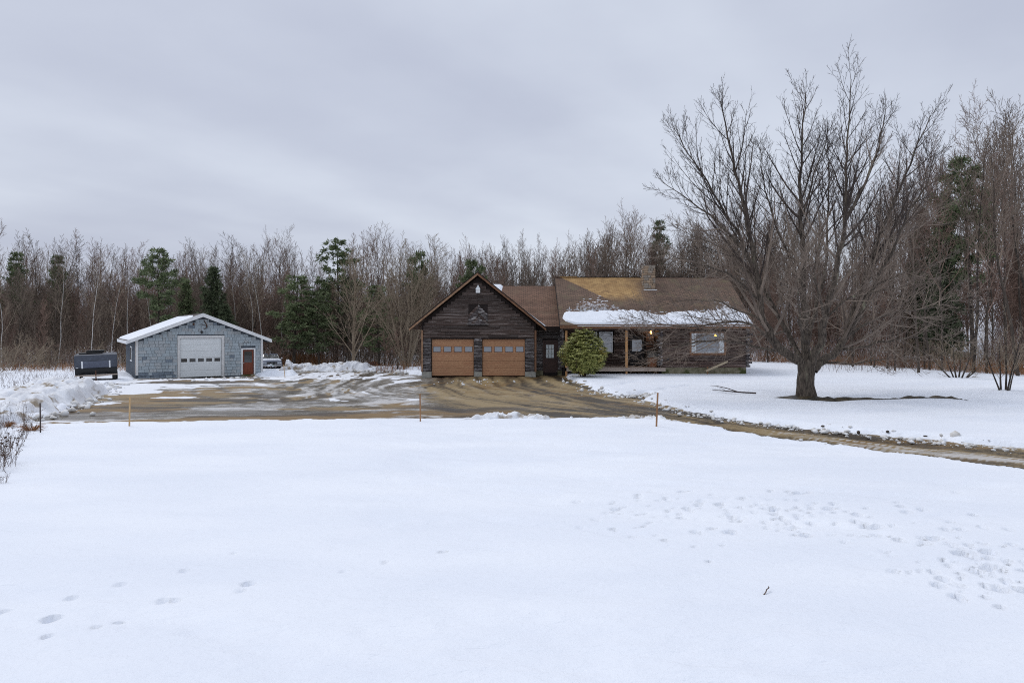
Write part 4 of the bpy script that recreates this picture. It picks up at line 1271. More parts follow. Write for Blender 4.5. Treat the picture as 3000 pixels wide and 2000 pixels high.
roof_snow('roof_snow', MXL, MXR + 0.04, 300, 3.2, 60, main_fn, lambda s_: EY + s_ * mcos, lambda s_: EZ + 0.165 + s_ * mcos * msl,
          'thick band of snow along the lower edge of the main house roof', 2, (-msl * mcos, mcos))
# broken streaks of snow caught on the shingle courses above the band
V_, F_, n_ = [], [], 0
for _ in range(330):
    if rng.random() < 0.75:
        x = rng.gauss(5.55, 0.95); s_ = 1.55 + abs(rng.gauss(0, 0.55)) * (1.25 if 4.3 < x < 7.0 else 0.5)
    elif rng.random() < 0.5:
        x = rng.uniform(7.2, 13.8); s_ = float(main_top(np.array(x))) + abs(rng.gauss(0, 0.12))
    else:
        x = rng.gauss(14.3, 0.22); s_ = 2.1 + rng.random() * 0.8
    if x < MXL + 0.5 or x > MXR - 0.2: continue
    s_ = round(s_ / 0.143) * 0.143 + 0.03
    ll, hh = rng.uniform(0.04, 0.15), rng.uniform(0.02, 0.045)
    c0 = Vector((x, EY + s_ * mcos, EZ + 0.165 + s_ * mcos * msl))
    du = Vector((0, mcos, mcos * msl)); dn = Vector((0, -msl * mcos, mcos))
    for a in range(8):
        an = a * math.pi / 4
        V_.append(tuple(c0 + Vector((math.cos(an) * ll * rng.uniform(0.75, 1.1), 0, 0)) + du * math.sin(an) * hh - dn * 0.01))
    for a in range(8):
        an = a * math.pi / 4
        V_.append(tuple(c0 + Vector((math.cos(an) * ll * 0.7, 0, 0)) + du * math.sin(an) * hh * 0.7 + dn * 0.02))
    for a in range(8): F_.append((n_ + a, n_ + (a + 1) % 8, n_ + 8 + (a + 1) % 8, n_ + 8 + a))
    F_.append(tuple(n_ + 8 + a for a in range(8))); n_ += 16
me = bpy.data.meshes.new('snow_streaks'); me.from_pydata(V_, [], F_); me.materials.append(M['snow_clean'])
tag(obj('snow_streaks', me), 'broken streaks of snow caught on shingle courses of main roof', None, kind='stuff')

# snow in the valley beside the garage roof
q = MB()
gslen = math.hypot(4.42, GRZ - GEZ)
def gpt(s_, y_, up): # point on right garage slope, s_ from ridge down
    return Vector((GXC + 4.42 * s_ + 0.63 * up, y_, GRZ + 0.16 - (GRZ - GEZ) * s_ + 0.77 * up))
for s0, s1_, u0 in ((0.70, 0.80, 0.03), (0.80, 0.90, 0.06), (0.90, 0.985, 0.09)):
    q.poly([gpt(s0, RF - 0.03, u0 * 0.7), gpt(s1_, RF - 0.03, u0), gpt(s1_, RF + 0.55, u0), gpt(s0, RF + 0.55, u0 * 0.7)])
    q.poly([gpt(s0, RF - 0.03, 0), gpt(s1_, RF - 0.03, 0), gpt(s1_, RF - 0.03, u0), gpt(s0, RF - 0.03, u0 * 0.7)])
q.poly([gpt(0.985, RF - 0.03, 0), gpt(0.985, RF + 0.55, 0), gpt(0.985, RF + 0.55, 0.09), gpt(0.985, RF - 0.03, 0.09)])
tag(q.build('roof_snow', M['snow_clean']), 'thin strip of snow along the lower right garage roof edge', 'snow')
vx, vs_ = np.meshgrid(np.linspace(-1.75, -0.55, 14), np.linspace(0, 1, 12), indexing='ij')
yy = LRY - vs_ * 1.1; zz = LRZ + 0.17 + (yy - LRY) * (LRZ - LEZ) / (LRY - 45.2)
th = 0.16 * sstep(0, 0.25, np.minimum((-0.62 - vx - vs_ * 0.12), 1 - vs_)) - 0.03
V = np.stack([vx, yy, zz + th], -1).reshape(-1, 3)
i = np.arange(14 * 12).reshape(14, 12)
tag(obj('roof_snow', np_mesh('roof_snow', V, [np.stack([i[:-1, :-1], i[1:, :-1], i[1:, 1:], i[:-1, 1:]], -1).reshape(-1, 4)], [M['snow_clean']], smooth=True)),
    'small white snow patch in the valley between garage and link roofs', 'snow')

# ------------------------------------------------------------------ things about the house
bx = empty('storage_box', (9.32, 45.35, 0.565))
tag(bx, 'red brown wooden box with grey lid standing on the porch', 'box')
q = MB(); q.box(-0.26, 0.26, -0.22, 0.22, 0.0, 0.62); q.build('body', M['brown_box'], bx, bevel=0.01)
q = MB(); q.prism([(-0.27, 0.62), (0.26, 0.62), (0.26, 1.02), (-0.02, 1.06), (-0.27, 0.86)], -0.30, 0.30, 'x'); q.build('lid', M['grey_lid'], bx)
for s_ in (-1, 1):
    q = MB(); q.box(s_ * 0.24 - 0.03, s_ * 0.24 + 0.03, -0.235, -0.2205, 0.01, 0.6); q.build('corner_strip', M['trim_brown'], bx)

a = P(2068, 1086.5, 44.15); bq = P(2132, 1058.5, 44.38)
q = MB(); q.bar(a, bq, 0.04, 0.13, up=(0, -0.25, 1)); tag(q.build('leaning_board', M['board']), 'pale bare board leaning slantwise against the log wall under the picture window', 'board')
q = MB(); q.box(12.66, 12.74, 44.30, 44.38, 0.05, 0.62); tag(q.build('short_post', M['stake_brown']), 'short post propping up the slanted board at the house wall', 'post')

# ------------------------------------------------------------------ grey shingled shed
TH = R(33.5)
SL = P(398, 1111, 51.0)
shed = empty('shed', (SL.x, SL.y, SL.z), TH)
tag(shed, 'blue grey shingled shed with white trim and wide white overhead door', 'shed')
SWd, SDp, SEv, SRg = 9.14, 9.2, 3.06, 4.88
ct, st = math.cos(TH), math.sin(TH)


def su(px):
    """distance along the shed front that lies at pixel column px"""
    k = (px - CX) / FPX
    return (k * SL.y - SL.x) / (ct - k * st)


def sz_(py, u):
    return CAMZ - (py - HY) / FPX * (SL.y + u * st) - SL.z


du0, du1 = su(527), su(649); dz1 = sz_(990.5, du0)
eu0, eu1 = su(711), su(743.5); ez1 = sz_(1024, eu0)
mb = MB()
def shed_top(u): return SRg - 0.02 - (SRg - SEv) * abs(u - SWd / 2) / (SWd / 2)
xs = sorted([0.0, du0, du1, SWd / 2, eu0, eu1, SWd])
for a, bq in zip(xs[:-1], xs[1:]):
    zb = dz1 if a >= du0 - 1e-6 and bq <= du1 + 1e-6 else (ez1 if a >= eu0 - 1e-6 and bq <= eu1 + 1e-6 else -0.2)
    mb.prism([(a, zb), (bq, zb), (bq, shed_top(bq)), (a, shed_top(a))], 0, 0.15, 'y')
swall = mb.build('front_wall', M['shed_side'], shed)
mb = MB(); mb.box(0, 0.15, 0.15, SDp, -0.3, SEv - 0.02); side = mb.build('side_wall', M['shed_side'], shed)
mb = MB(); mb.box(SWd - 0.15, SWd, 0.15, SDp, -0.3, SEv - 0.02); mb.build('side_wall', M['shed_side'], shed)
mb = MB(); mb.prism([(0.15, -0.3), (SWd - 0.15, -0.3), (SWd - 0.15, SEv), (SWd / 2, SRg - 0.05), (0.15, SEv)], SDp - 0.15, SDp, 'y'); mb.build('back_wall', M['shed_side'], shed)


def shingle_mesh(seed, mk):
    r_ = random.Random(seed)
    # unit width, unit height; butt proud of the wall, thinner at the top, ragged lower edge
    a, c = r_.uniform(-0.03, 0.03), r_.uniform(-0.03, 0.03)
    V = [(0, -0.034, a), (1, -0.036, c), (1, -0.006, 1.04), (0, -0.006, 1.04), (0, 0.0, a), (1, 0.0, c), (1, 0.0, 1.04), (0, 0.0, 1.04)]
    Fq = [(0, 1, 2, 3), (0, 4, 5, 1), (0, 3, 7, 4), (1, 5, 6, 2), (3, 2, 6, 7)]
    me = bpy.data.meshes.new('shingle'); me.from_pydata(V, [], Fq); me.materials.append(M[mk]); return me


SHM = {k: [shingle_mesh(i * 3 + len(k), k) for i in range(4)] for k in ('shingle_a', 'shingle_b', 'shingle_c')}
hol = [(du0 - 0.18, du1 + 0.22, -1, dz1 + 0.22), (eu0 - 0.13, eu1 + 0.13, -1, ez1 + 0.13)]
shr = random.Random(12)
todo = []
z = 0.02; ch = 0.236
while z < SRg - 0.3:
    x = 0.18 - shr.random() * 0.2
    lim = SWd / 2 * (SRg - 0.18 - (z + ch)) / (SRg - SEv) if z + ch > SEv - 0.2 else SWd / 2 - 0.14
    lo_, hi_ = max(0.15, SWd / 2 - lim), min(SWd - 0.15, SWd / 2 + lim)
    x = lo_
    while x < hi_ - 0.03:
        wv = min(shr.choice((0.22, 0.28, 0.34, 0.40, 0.46, 0.5)) * shr.uniform(0.9, 1.1), hi_ - x)
        for p, q2 in cut_spans(x, x + wv, hol, z + 0.02, z + ch):
            if q2 - p > 0.04: todo.append((p, q2, z))
        x += wv
    z += ch
rest = MB()
nsh = 0
todo.sort(key=lambda t_: -(t_[1] - t_[0]))
for p, q2, z in todo:
    stain = (z < 0.45 and p < 3.6 and shr.random() < 0.5) or shr.random() < 0.025 or (z > 3.6 and shr.random() < 0.10)
    mk = 'shingle_c' if stain else ('shingle_b' if shr.random() < 0.36 else 'shingle_a')
    if nsh < 300:
        obj('shingle', shr.choice(SHM[mk]), swall, (p + 0.009, -0.001, z + 0.008), scale=(q2 - p - 0.018, 1, ch - 0.010)); nsh += 1
    else:
        rest.box(p + 0.005, q2 - 0.005, -0.021, -0.001, z, z + ch)
if rest.v:
    o = rest.build('shingles', M['shingle_a'], swall); o['kind'] = 'stuff'
# roof
mb = MB(); ov = 0.62; ovf = 0.42
rs = (SRg - SEv) / (SWd / 2)
for s_ in (-1, 1):
    e = SWd / 2 + s_ * (SWd / 2 + ov); ze = SRg - rs * (SWd / 2 + ov)
    mb.prism([(SWd / 2, SRg), (e, ze), (e, ze + 0.10), (SWd / 2, SRg + 0.10)], -ovf, SDp + 0.3, 'y')
sroof = mb.build('roof', M['roof_grey'], shed)
for s_ in (-1, 1):
    e = SWd / 2 + s_ * (SWd / 2 + ov); ze = SRg - rs * (SWd / 2 + ov)
    q = MB(); q.prism([(SWd / 2, SRg - 0.18), (e, ze - 0.16), (e, ze + 0.10), (SWd / 2, SRg + 0.115)], -ovf - 0.03, -ovf - 0.002, 'y'); q.build('rake_board', M['white'], sroof)
    q = MB(); q.box(min(e, e + s_ * 0.03), max(e, e + s_ * 0.03), -ovf, SDp + 0.3, ze - 0.16, ze + 0.08); q.build('fascia', M['white'], sroof)
    q = MB(); q.prism([(SWd / 2, SRg - 0.12), (e, ze - 0.12), (e, ze - 0.105), (SWd / 2, SRg - 0.105)], -ovf, -0.03, 'y'); q.build('soffit', M['white_old'], sroof)
# trim
for a, bq in ((-0.02, 0.15), (SWd - 0.15, SWd + 0.02)):
    q = MB(); q.box(a, bq, -0.055, -0.038, 0.30 if a < 1 else 0.05, SEv - 0.03); q.build('corner_board', M['white_old'], shed)
q = MB(); q.box(-0.045, -0.022, -0.045, 0.16, 0.4, SEv - 0.05); q.build('corner_board', M['deck'], shed)
# overhead door
q = MB(); q.box(du0 - 0.17, du0 - 0.002, -0.05, -0.0, -0.02, dz1 + 0.2); q.box(du1 + 0.002, du1 + 0.21, -0.05, -0.0, -0.02, dz1 + 0.2); q.box(du0 - 0.002, du1 + 0.002, -0.05, -0.0, dz1 + 0.002, dz1 + 0.2)
q.build('door_trim', M['white_old'], shed)
q = MB(); q.box(du0, du1, 0.09, 0.12, -0.02, dz1); od = q.build('overhead_door', M['metal_dark'], shed)
ns_ = 6; hs = (dz1 - 0.02) / ns_
for k in range(ns_):
    z0 = 0.02 + k * hs
    q = MB()
    if k == 2:
        ww = (du1 - du0) / 5; wx = [(du0 + i_ * ww + ww * 0.14, du0 + (i_ + 1) * ww - ww * 0.14) for i_ in range(5)]
        za, zb = z0 + hs * 0.32, z0 + hs * 0.86
        q.box(du0 + 0.005, du1 - 0.005, 0.05, 0.088, z0 + 0.004, za); q.box(du0 + 0.005, du1 - 0.005, 0.05, 0.088, zb, z0 + hs - 0.004)
        ed = [du0 + 0.005] + [e for w_ in wx for e in w_] + [du1 - 0.005]
        for i_ in range(0, len(ed), 2): q.box(ed[i_], ed[i_ + 1], 0.05, 0.088, za, zb)
    else:
        q.box(du0 + 0.005, du1 - 0.005, 0.05, 0.088, z0 + 0.004, z0 + hs - 0.004)
        for gq in (0.05, 0.37, 0.69):
            q.box(du0 + 0.005, du1 - 0.005, 0.044, 0.0495, z0 + hs * gq, z0 + hs * (gq + 0.26))
    q.build('panel', M['metal_white'], od)
    if k == 2:
        for a, bq in wx:
            q = MB(); q.box(a, bq, 0.07, 0.078, za, zb); q.build('pane', M['glass_dark'], od)
# entry door
q = MB(); q.box(eu0 - 0.12, eu0 - 0.002, -0.05, 0.0, 0.05, ez1 + 0.12); q.box(eu1 + 0.002, eu1 + 0.12, -0.05, 0.0, 0.05, ez1 + 0.12); q.box(eu0 - 0.002, eu1 + 0.002, -0.05, 0.0, ez1 + 0.002, ez1 + 0.12)
q.build('door_trim', M['white'], shed)
q = MB(); q.box(eu0, eu1, 0.06, 0.10, 0.08, ez1); ed_ = q.build('door', M['door_red'], shed)
ed_['label'] = 'red brown entry door with dark upper pane'
q = MB(); q.box(eu0 + 0.14, eu1 - 0.14, 0.048, 0.056, ez1 * 0.5, ez1 - 0.14); q.build('pane', M['glass_dark'], ed_)
q = MB(); q.box(eu0 + 0.12, eu1 - 0.12, 0.045, 0.0595, 0.25, ez1 * 0.42); q.build('panel', M['door_red'], ed_)
q = MB(); q.tube([(eu0 + 0.08, 0.07, 1.0), (eu0 + 0.08, 0.0, 1.0), (eu0 + 0.08, -0.03, 1.0)], [0.012, 0.015, 0.03], 8); q.build('handle', M['chrome'], ed_)
q = MB(); q.box(eu0 - 0.1, eu1 + 0.1, -0.12, 0.05, -0.05, 0.075); q.build('door_sill', M['concrete'], shed)
# lamp and old iron bits over the overhead door
uu = su(590); zz = sz_(972.5, uu)
q = MB(); q.tube([(uu, -0.02, zz + 0.06), (uu, -0.14, zz + 0.02), (uu, -0.2, zz - 0.06)], [0.05, 0.10, 0.06], 10); q.build('flood_lamp', M['metal_dark'], shed)
ua, za = su(603), sz_(957, su(603))
q = MB(); q.tube([(ua - 0.12, -0.04, za + 0.48), (ua - 0.05, -0.09, za + 0.32), (ua + 0.05, -0.1, za + 0.12), (ua + 0.06, -0.09, za - 0.05), (ua - 0.06, -0.06, za - 0.14), (ua - 0.18, -0.04, za - 0.13)], [0.02, 0.035, 0.045, 0.045, 0.04, 0.02], 7)
q.tube([(ua - 0.05, -0.05, za + 0.1), (ua - 0.3, -0.07, za + 0.2), (ua - 0.55, -0.05, za + 0.16)], [0.02, 0.02, 0.012], 6); q.build('iron_bracket', M['rust'], shed)
ub = su(567); zb = sz_(949, ub)
q = MB(); q.box(ub - 0.06, ub + 0.06, -0.1, -0.024, zb - 0.09, zb + 0.09); q.build('junction_box', M['rust'], shed)
uc = su(722); zc = sz_(1003.5, uc)
q = MB()
for k in range(6): q.box(uc - 0.30 + k * 0.11, uc - 0.30 + k * 0.11 + 0.07, -0.036, -0.024, zc - 0.03 + 0.03 * (k % 2), zc + 0.03 + 0.03 * (k % 2))
q.build('sign_fixings', M['metal_dark'], shed)
# side window on the left wall
q = MB(); q.box(-0.04, -0.002, 3.2, 4.6, 1.2, 2.4); sw = q.build('window', M['white'], shed)
q = MB(); q.box(-0.052, -0.042, 3.32, 4.48, 1.32, 2.28); q.build('pane', M['glass_light'], sw)
# snow sheet on the visible slope
def sh_fn(yv, s_):
    L_ = math.hypot(SWd / 2 + ov, rs * (SWd / 2 + ov))
    d = np.minimum(np.minimum(s_ - 0.04, L_ - 0.35 - s_ - 0.35 * sstep(2.0, -0.3, yv)), np.minimum(yv + ovf - 0.02, SDp + 0.25 - yv))
    return -0.03 + 0.10 * sstep(-0.02, 0.22, d) + 0.015 * fbm(yv * 0.8, s_ * 0.8, 3) * (d > 0.1)
e0 = -ov; ze0 = SRg + 0.10 - rs * (SWd / 2 + ov); cs = 1 / math.sqrt(1 + rs * rs)
yg, sg = np.meshgrid(np.linspace(-ovf, SDp + 0.3, 60), np.linspace(0, math.hypot(SWd / 2 + ov, rs * (SWd / 2 + ov)), 50), indexing='ij')
th = sh_fn(yg, sg)
V = np.stack([e0 + sg * cs - rs * cs * th, yg, ze0 + sg * cs * rs + cs * th], -1).reshape(-1, 3)
i = np.arange(60 * 50).reshape(60, 50)
o = obj('roof_snow', np_mesh('roof_snow', V, [np.stack([i[:-1, :-1], i[1:, :-1], i[1:, 1:], i[:-1, 1:]], -1).reshape(-1, 4)], [M['snow_clean']], smooth=True), None, shed.location, (0, 0, TH))
tag(o, 'thin even sheet of snow on the left slope of the shed roof', 'snow')

# ------------------------------------------------------------------ folded camper trailer
tp = P(283, 1106, 43.2)
cp = empty('camper_trailer', (tp.x, tp.y, bz(tp.x, tp.y) + 0.10), R(30))
cp.rotation_euler = (0, R(-1.6), R(30))
tag(cp, 'folded black camper trailer with two white stripes beside the shed', 'trailer')
W2 = 1.16
q = MB(); q.prism([(-0.02, 0.82), (-0.14, 1.26), (-0.03, 1.64), (0.12, 1.68), (3.4, 1.68), (3.4, 0.82)], -W2, W2, 'x'); q.build('shell', M['camper'], cp, bevel=0.03)
q = MB(); q.prism([(0.0, 0.42), (-0.10, 0.60), (-0.06, 0.815), (3.4, 0.815), (3.4, 0.42)], -W2 + 0.02, W2 - 0.02, 'x'); q.build('body', M['black'], cp, bevel=0.02)
q = MB(); q.prism([(-0.055, 0.86), (-0.185, 1.25), (-0.165, 1.27), (-0.03, 0.86)], -0.70, 0.70, 'x'); q.build('hatch', M['camper_hatch'], cp)
for s_ in (-1, 1):
    q = MB(); q.prism([(-0.045, 0.83), (-0.195, 1.27), (-0.17, 1.285), (-0.02, 0.83)], s_ * 0.745 - 0.04, s_ * 0.745 + 0.04, 'x'); q.build('stripe', M['white'], cp)
q = MB(); q.box(-1.08, -0.96, -0.045, -0.03, 0.86, 0.89); q.build('maker_plate', M['white'], cp)
q = MB(); q.bar((-0.9, 0.1, 0.38), (0, -1.15, 0.38), 0.08, 0.08); q.bar((0.9, 0.1, 0.38), (0, -1.15, 0.38), 0.08, 0.08); q.box(-W2, W2, -0.04, 0.05, 0.34, 0.415); q.build('frame', M['deck'], cp)
q = MB(); q.tube([(0, -1.12, -0.08), (0, -1.12, 0.72)], 0.035, 8); q.box(-0.10, 0.10, -1.2, -1.04, -0.1, -0.07); q.build('jack', M['rust'], cp)
for s_ in (-1, 1):
    wq = MB(); wq.tube([(s_ * 0.98, 1.9, 0.2), (s_ * 0.98 + 0.18, 1.9, 0.2)], 0.30, 18); wo = wq.build('wheel', M['tyre'], cp)
    q = MB(); q.tube([(s_ * 0.98 + 0.17, 1.9, 0.2), (s_ * 0.98 + 0.19, 1.9, 0.2)], 0.17, 14); q.build('rim', M['metal_white'], wo)
q = MB(); q.box(0.86, 1.06, 0.15, 0.5, -0.1, 0.40); q.build('support_block', M['black'], cp)
q = MB(); q.bar((-0.95, 0.3, -0.02), (0.95, 0.3, 0.06), 0.1, 0.07); q.build('axle_beam', M['metal_dark'], cp)
q = MB(); q.box(-0.95, 0.35, 0.8, 2.6, 1.70, 1.76); q.box(-0.55, 0.45, 1.2, 2.2, 1.76, 1.90); q.build('roof_rack', M['black'], cp, bevel=0.02)

# ------------------------------------------------------------------ old sedan behind the shed
cpx = P(797, 1085, 65.5)
car = empty('parked_car', (cpx.x, cpx.y, bz(cpx.x, cpx.y) + 0.05), R(23))
tag(car, 'old silver blue sedan parked nose out behind the grey shed', 'car')
q = MB()
# body of cross sections from nose (y = 0) to tail
sec = [(0.00, 0.86, 0.42, 0.78), (0.10, 0.92, 0.36, 0.86), (0.6, 0.93, 0.32, 0.92), (1.45, 0.93, 0.30, 0.97), (2.4, 0.94, 0.30, 0.98), (3.6, 0.94, 0.30, 0.98), (4.6, 0.93, 0.32, 0.97), (5.2, 0.90, 0.38, 0.92), (5.3, 0.86, 0.45, 0.85)]
V_, F_ = [], []
for (y_, hw, zl, zh) in sec:
    V_ += [(-hw * 0.97, y_, zl), (-hw, y_, zl + 0.12), (-hw, y_, zh - 0.16), (-hw * 0.94, y_, zh - 0.03), (-hw * 0.6, y_, zh + 0.02), (0, y_, zh + 0.035), (hw * 0.6, y_, zh + 0.02), (hw * 0.94, y_, zh - 0.03), (hw, y_, zh - 0.16), (hw, y_, zl + 0.12), (hw * 0.97, y_, zl)]
for a in range(len(sec) - 1):
    for j in range(10): F_.append((a*11 + j, a*11 + j + 1, a*11 + 12 + j, a*11 + 11 + j))
    F_.append((a*11 + 10, a*11, a*11 + 11, a*11 + 21))
F_.append(tuple(range(10, -1, -1))); F_.append(tuple(range((len(sec)-1)*11, len(sec)*11)))
q.v, q.f = V_, F_
q.build('body', M['car'], car)
gh = [(1.45, 0.80, 0.98), (2.15, 0.66, 1.40), (3.6, 0.66, 1.41), (4.35, 0.80, 0.98)]
q = MB(); q.poly([(-0.64, 2.17, 1.40), (0.64, 2.17, 1.40), (0.64, 3.58, 1.41), (-0.64, 3.58, 1.41)]); q.box(-0.66, 0.66, 2.12, 3.62, 1.385, 1.43); q.build('roof', M['car'], car, bevel=0.015)
q = MB(); q.poly([(-0.76, 1.50, 0.985), (0.76, 1.50, 0.985), (0.62, 2.13, 1.385), (-0.62, 2.13, 1.385)]); q.build('windshield', M['glass_light'], car)
q = MB(); q.poly([(-0.76, 4.30, 0.985), (0.76, 4.30, 0.985), (0.62, 3.61, 1.385), (-0.62, 3.61, 1.385)]); q.build('rear_window', M['glass'], car)
for s_ in (-1, 1):
    q = MB(); q.poly([(s_ * 0.84, 1.52, 0.98), (s_ * 0.84, 4.28, 0.98), (s_ * 0.655, 3.60, 1.385), (s_ * 0.655, 2.14, 1.385)]); q.build('side_window', M['glass'], car)
    q = MB(); q.bar((s_ * 0.80, 1.47, 0.98), (s_ * 0.64, 2.14, 1.40), 0.05, 0.05); q.bar((s_ * 0.80, 4.33, 0.98), (s_ * 0.64, 3.60, 1.40), 0.06, 0.06); q.bar((s_ * 0.87, 2.9, 0.97), (s_ * 0.655, 2.9, 1.39), 0.05, 0.05); q.build('pillar', M['chrome'], car)
    q = MB(); q.box(s_ * 0.94, s_ * 0.94 + s_ * 0.14, 1.75, 1.85, 0.98, 1.10) if s_ > 0 else q.box(-1.08, -0.94, 1.75, 1.85, 0.98, 1.10); q.build('mirror', M['chrome'], car)
    for k in (0, 1):
        xx = s_ * (0.58 + 0.19 * k)
        q = MB(); q.box(xx - 0.085, xx + 0.085, -0.03, 0.05, 0.58, 0.73); q.build('headlight', M['lens'], car)
    for yy in (0.95, 4.2):
        wq = MB(); wq.tube([(s_ * 0.72, yy, 0.31), (s_ * 0.945, yy, 0.31)], 0.33, 20); wo = wq.build('wheel', M['tyre'], car)
        q = MB(); q.tube([(s_ * 0.94, yy, 0.31), (s_ * 0.955, yy, 0.31)], 0.19, 16); q.build('hubcap', M['chrome'], wo)
q = MB(); q.box(-0.46, 0.46, -0.02, 0.05, 0.53, 0.76); gr = q.build('grille', M['black'], car)
for k in range(8): 
    q = MB(); q.box(-0.44 + k * 0.122, -0.43 + k * 0.122, -0.035, -0.021, 0.54, 0.75); q.build('grille_bar', M['chrome'], gr)
q = MB(); q.box(-0.94, 0.94, -0.14, 0.03, 0.36, 0.52); q.build('bumper', M['chrome'], car, bevel=0.02)
q = MB(); q.box(-0.94, 0.94, -0.155, -0.142, 0.42, 0.46); q.build('bumper_strip', M['black'], car)
q = MB(); q.box(-0.16, 0.16, -0.17, -0.157, 0.37, 0.52); q.build('licence_plate', M['plate'], car)
xg, yg = np.meshgrid(np.linspace(-0.88, 0.88, 24), np.linspace(0.35, 1.55, 16), indexing='ij')
hb = np.interp(yg, [0, 0.1, 0.6, 1.45, 2.4], [0.80, 0.88, 0.94, 0.99, 1.0])
d = np.minimum(np.minimum(0.86 - np.abs(xg), yg - 0.38 + 0.1 * fbm(xg * 3, yg, 2)), 1.53 - yg)
V = np.stack([xg, yg, hb - 0.03 + 0.09 * sstep(0, 0.2, d)], -1).reshape(-1, 3)
i = np.arange(24 * 16).reshape(24, 16)
tag(obj('hood_snow', np_mesh('hood_snow', V, [np.stack([i[:-1, :-1], i[1:, :-1], i[1:, 1:], i[:-1, 1:]], -1).reshape(-1, 4)], [M['snow_clean']], smooth=True), None, car.location, (0, 0, R(23))),
    'patch of snow lying on the hood of the parked sedan', 'snow')
V, F = blob_arrays(3, [(-0.15, -0.25, 0.5), (-0.3, -0.22, 0.42), (0.05, -0.28, 0.38)], [0.13, 0.12, 0.12], 5, 0.25)
V = V + np.array([0, 0, 0.0])
tag(obj('bumper_snow', np_mesh('bumper_snow', V, [F], [M['snow_clean']]), None, car.location, (0, 0, R(23))), 'lump of snow stuck on the front bumper of the sedan', 'snow')

# ------------------------------------------------------------------ stakes
def stake(px0, py0, px1, py1, wd_, mk, label, rnd=False):
    g = gp(px1, py1, 0.14)
    top = P(px0, py0, g.y)
    q = MB(g)
    dn = g - (top - g).normalized() * 0.25
    if rnd: q.tube([dn, g.lerp(top, 0.5), top], wd_ / 2, 8)
    else: q.bar(dn, top, wd_, wd_ * 0.55, up=(0, 1, 0))
    o = q.build('marker_stake', M[mk]); o.location = g
    return tag(o, label, 'stake', 'stakes along the snow edge')


stake(117.5, 1180, 118.5, 1268, 0.035, 'iron', 'thin dark iron stake at the left end of the snow edge', True)
stake(380.5, 1163, 379, 1249, 0.042, 'stake', 'pale wooden stake on the snow edge in front of the shed')
stake(1230.5, 1153, 1231.5, 1235, 0.042, 'stake_brown', 'wooden stake on the snow edge in front of the garage')
stake(1927, 1150, 1923, 1250, 0.05, 'stake_brown', 'brown wooden stake by the drive, lower right of the porch')
stake(831, 1068, 834.5, 1101, 0.045, 'stake', 'thin pale wand in the snow mound beside the car', True)

# ------------------------------------------------------------------ trees: branch chains to meshes
def chains_arrays(chains, force=None):
    groups = {}
    for pts, rad in chains:
        r0 = rad[0]
        s_ = force or (12 if r0 > 0.15 else 7 if r0 > 0.045 else 4 if r0 > 0.016 else 3)
        groups.setdefault((len(pts), s_), []).append((pts, rad))
    VV, FF, off = [], [], 0
    for (n, s_), lst in groups.items():
        Pn = np.array([[tuple(p) for p in c[0]] for c in lst]); Rn = np.array([c[1] for c in lst])
        T = np.gradient(Pn, axis=1); T /= np.linalg.norm(T, axis=2, keepdims=True) + 1e-9
        ov_ = Pn[:, -1] - Pn[:, 0]; ov_ /= np.linalg.norm(ov_, axis=1, keepdims=True) + 1e-9
        ref = np.where((np.abs(ov_[:, 2]) > 0.75)[:, None], np.array([1.0, 0.13, 0]), np.array([0.0, 0.13, 1.0]))[:, None, :]
        B = np.cross(T, ref); B /= np.linalg.norm(B, axis=2, keepdims=True) + 1e-9
        C = np.cross(B, T)
        an = np.arange(s_) * 2 * math.pi / s_
        ring = Pn[:, :, None, :] + Rn[:, :, None, None] * (np.cos(an)[None, None, :, None] * B[:, :, None, :] + np.sin(an)[None, None, :, None] * C[:, :, None, :])
        c_ = len(lst)
        idx = np.arange(c_ * n * s_).reshape(c_, n, s_) + off
        nx = np.roll(idx, -1, axis=2)
        f = np.stack([idx[:, :-1], nx[:, :-1], nx[:, 1:], idx[:, 1:]], -1).reshape(-1, 4)
        VV.append(ring.reshape(-1, 3)); FF.append(f); off += c_ * n * s_
    return np.concatenate(VV), np.concatenate(FF)


def chains_mesh(name, chains, material, smooth=True):
    V, F = chains_arrays(chains)
    return np_mesh(name, V, [F], [material], smooth)


UP = Vector((0, 0, 1))


def rot_dir(d, ang, az):
    ref = UP if abs(d.z) < 0.9 else Vector((1, 0, 0))
    a = d.cross(ref).normalized(); c = a.cross(d)
    s_ = a * math.cos(az) + c * math.sin(az)
    return (d * math.cos(ang) + s_ * math.sin(ang)).normalized()


class Cfg:
    def __init__(s, **k): s.__dict__.update(k)


def at(pts, t):
    f = t * (len(pts) - 1); i = min(int(f), len(pts) - 2)
    return pts[i].lerp(pts[i + 1], f - i), (pts[i + 1] - pts[i]).normalized()


def kids(outl, pts, rad, Ln, lvl, cf, r_):
    if lvl >= cf.levels: return
    n = max(1, int(round(cf.kids[lvl] * r_.uniform(0.8, 1.2))))
    if cf.dens[lvl]: n = max(1, int(Ln * cf.dens[lvl]))
    az = r_.uniform(0, 6.28)
    st_ = cf.start[lvl]
    for j in range(n):
        tq = st_ + (1 - st_) * (j + r_.random()) / n
        p, d = at(pts, min(tq, 0.99))
        az += 2.4 + r_.uniform(-0.6, 0.6)
        ang = R(cf.ang[lvl] * r_.uniform(0.65, 1.3)) * (1.15 - 0.4 * tq)
        d2 = rot_dir(d, ang, az)
        l2 = Ln * cf.ratio[lvl] * (1.15 - cf.tap[lvl] * tq) * r_.uniform(0.65, 1.25)
        if l2 < 0.08: continue
        ra = rad[0] + (rad[-1] - rad[0]) * tq
        r2 = max(cf.rmin, min(ra * 0.7, l2 * cf.thick))
        branch(outl, p, d2, l2, r2, lvl + 1, cf, r_)


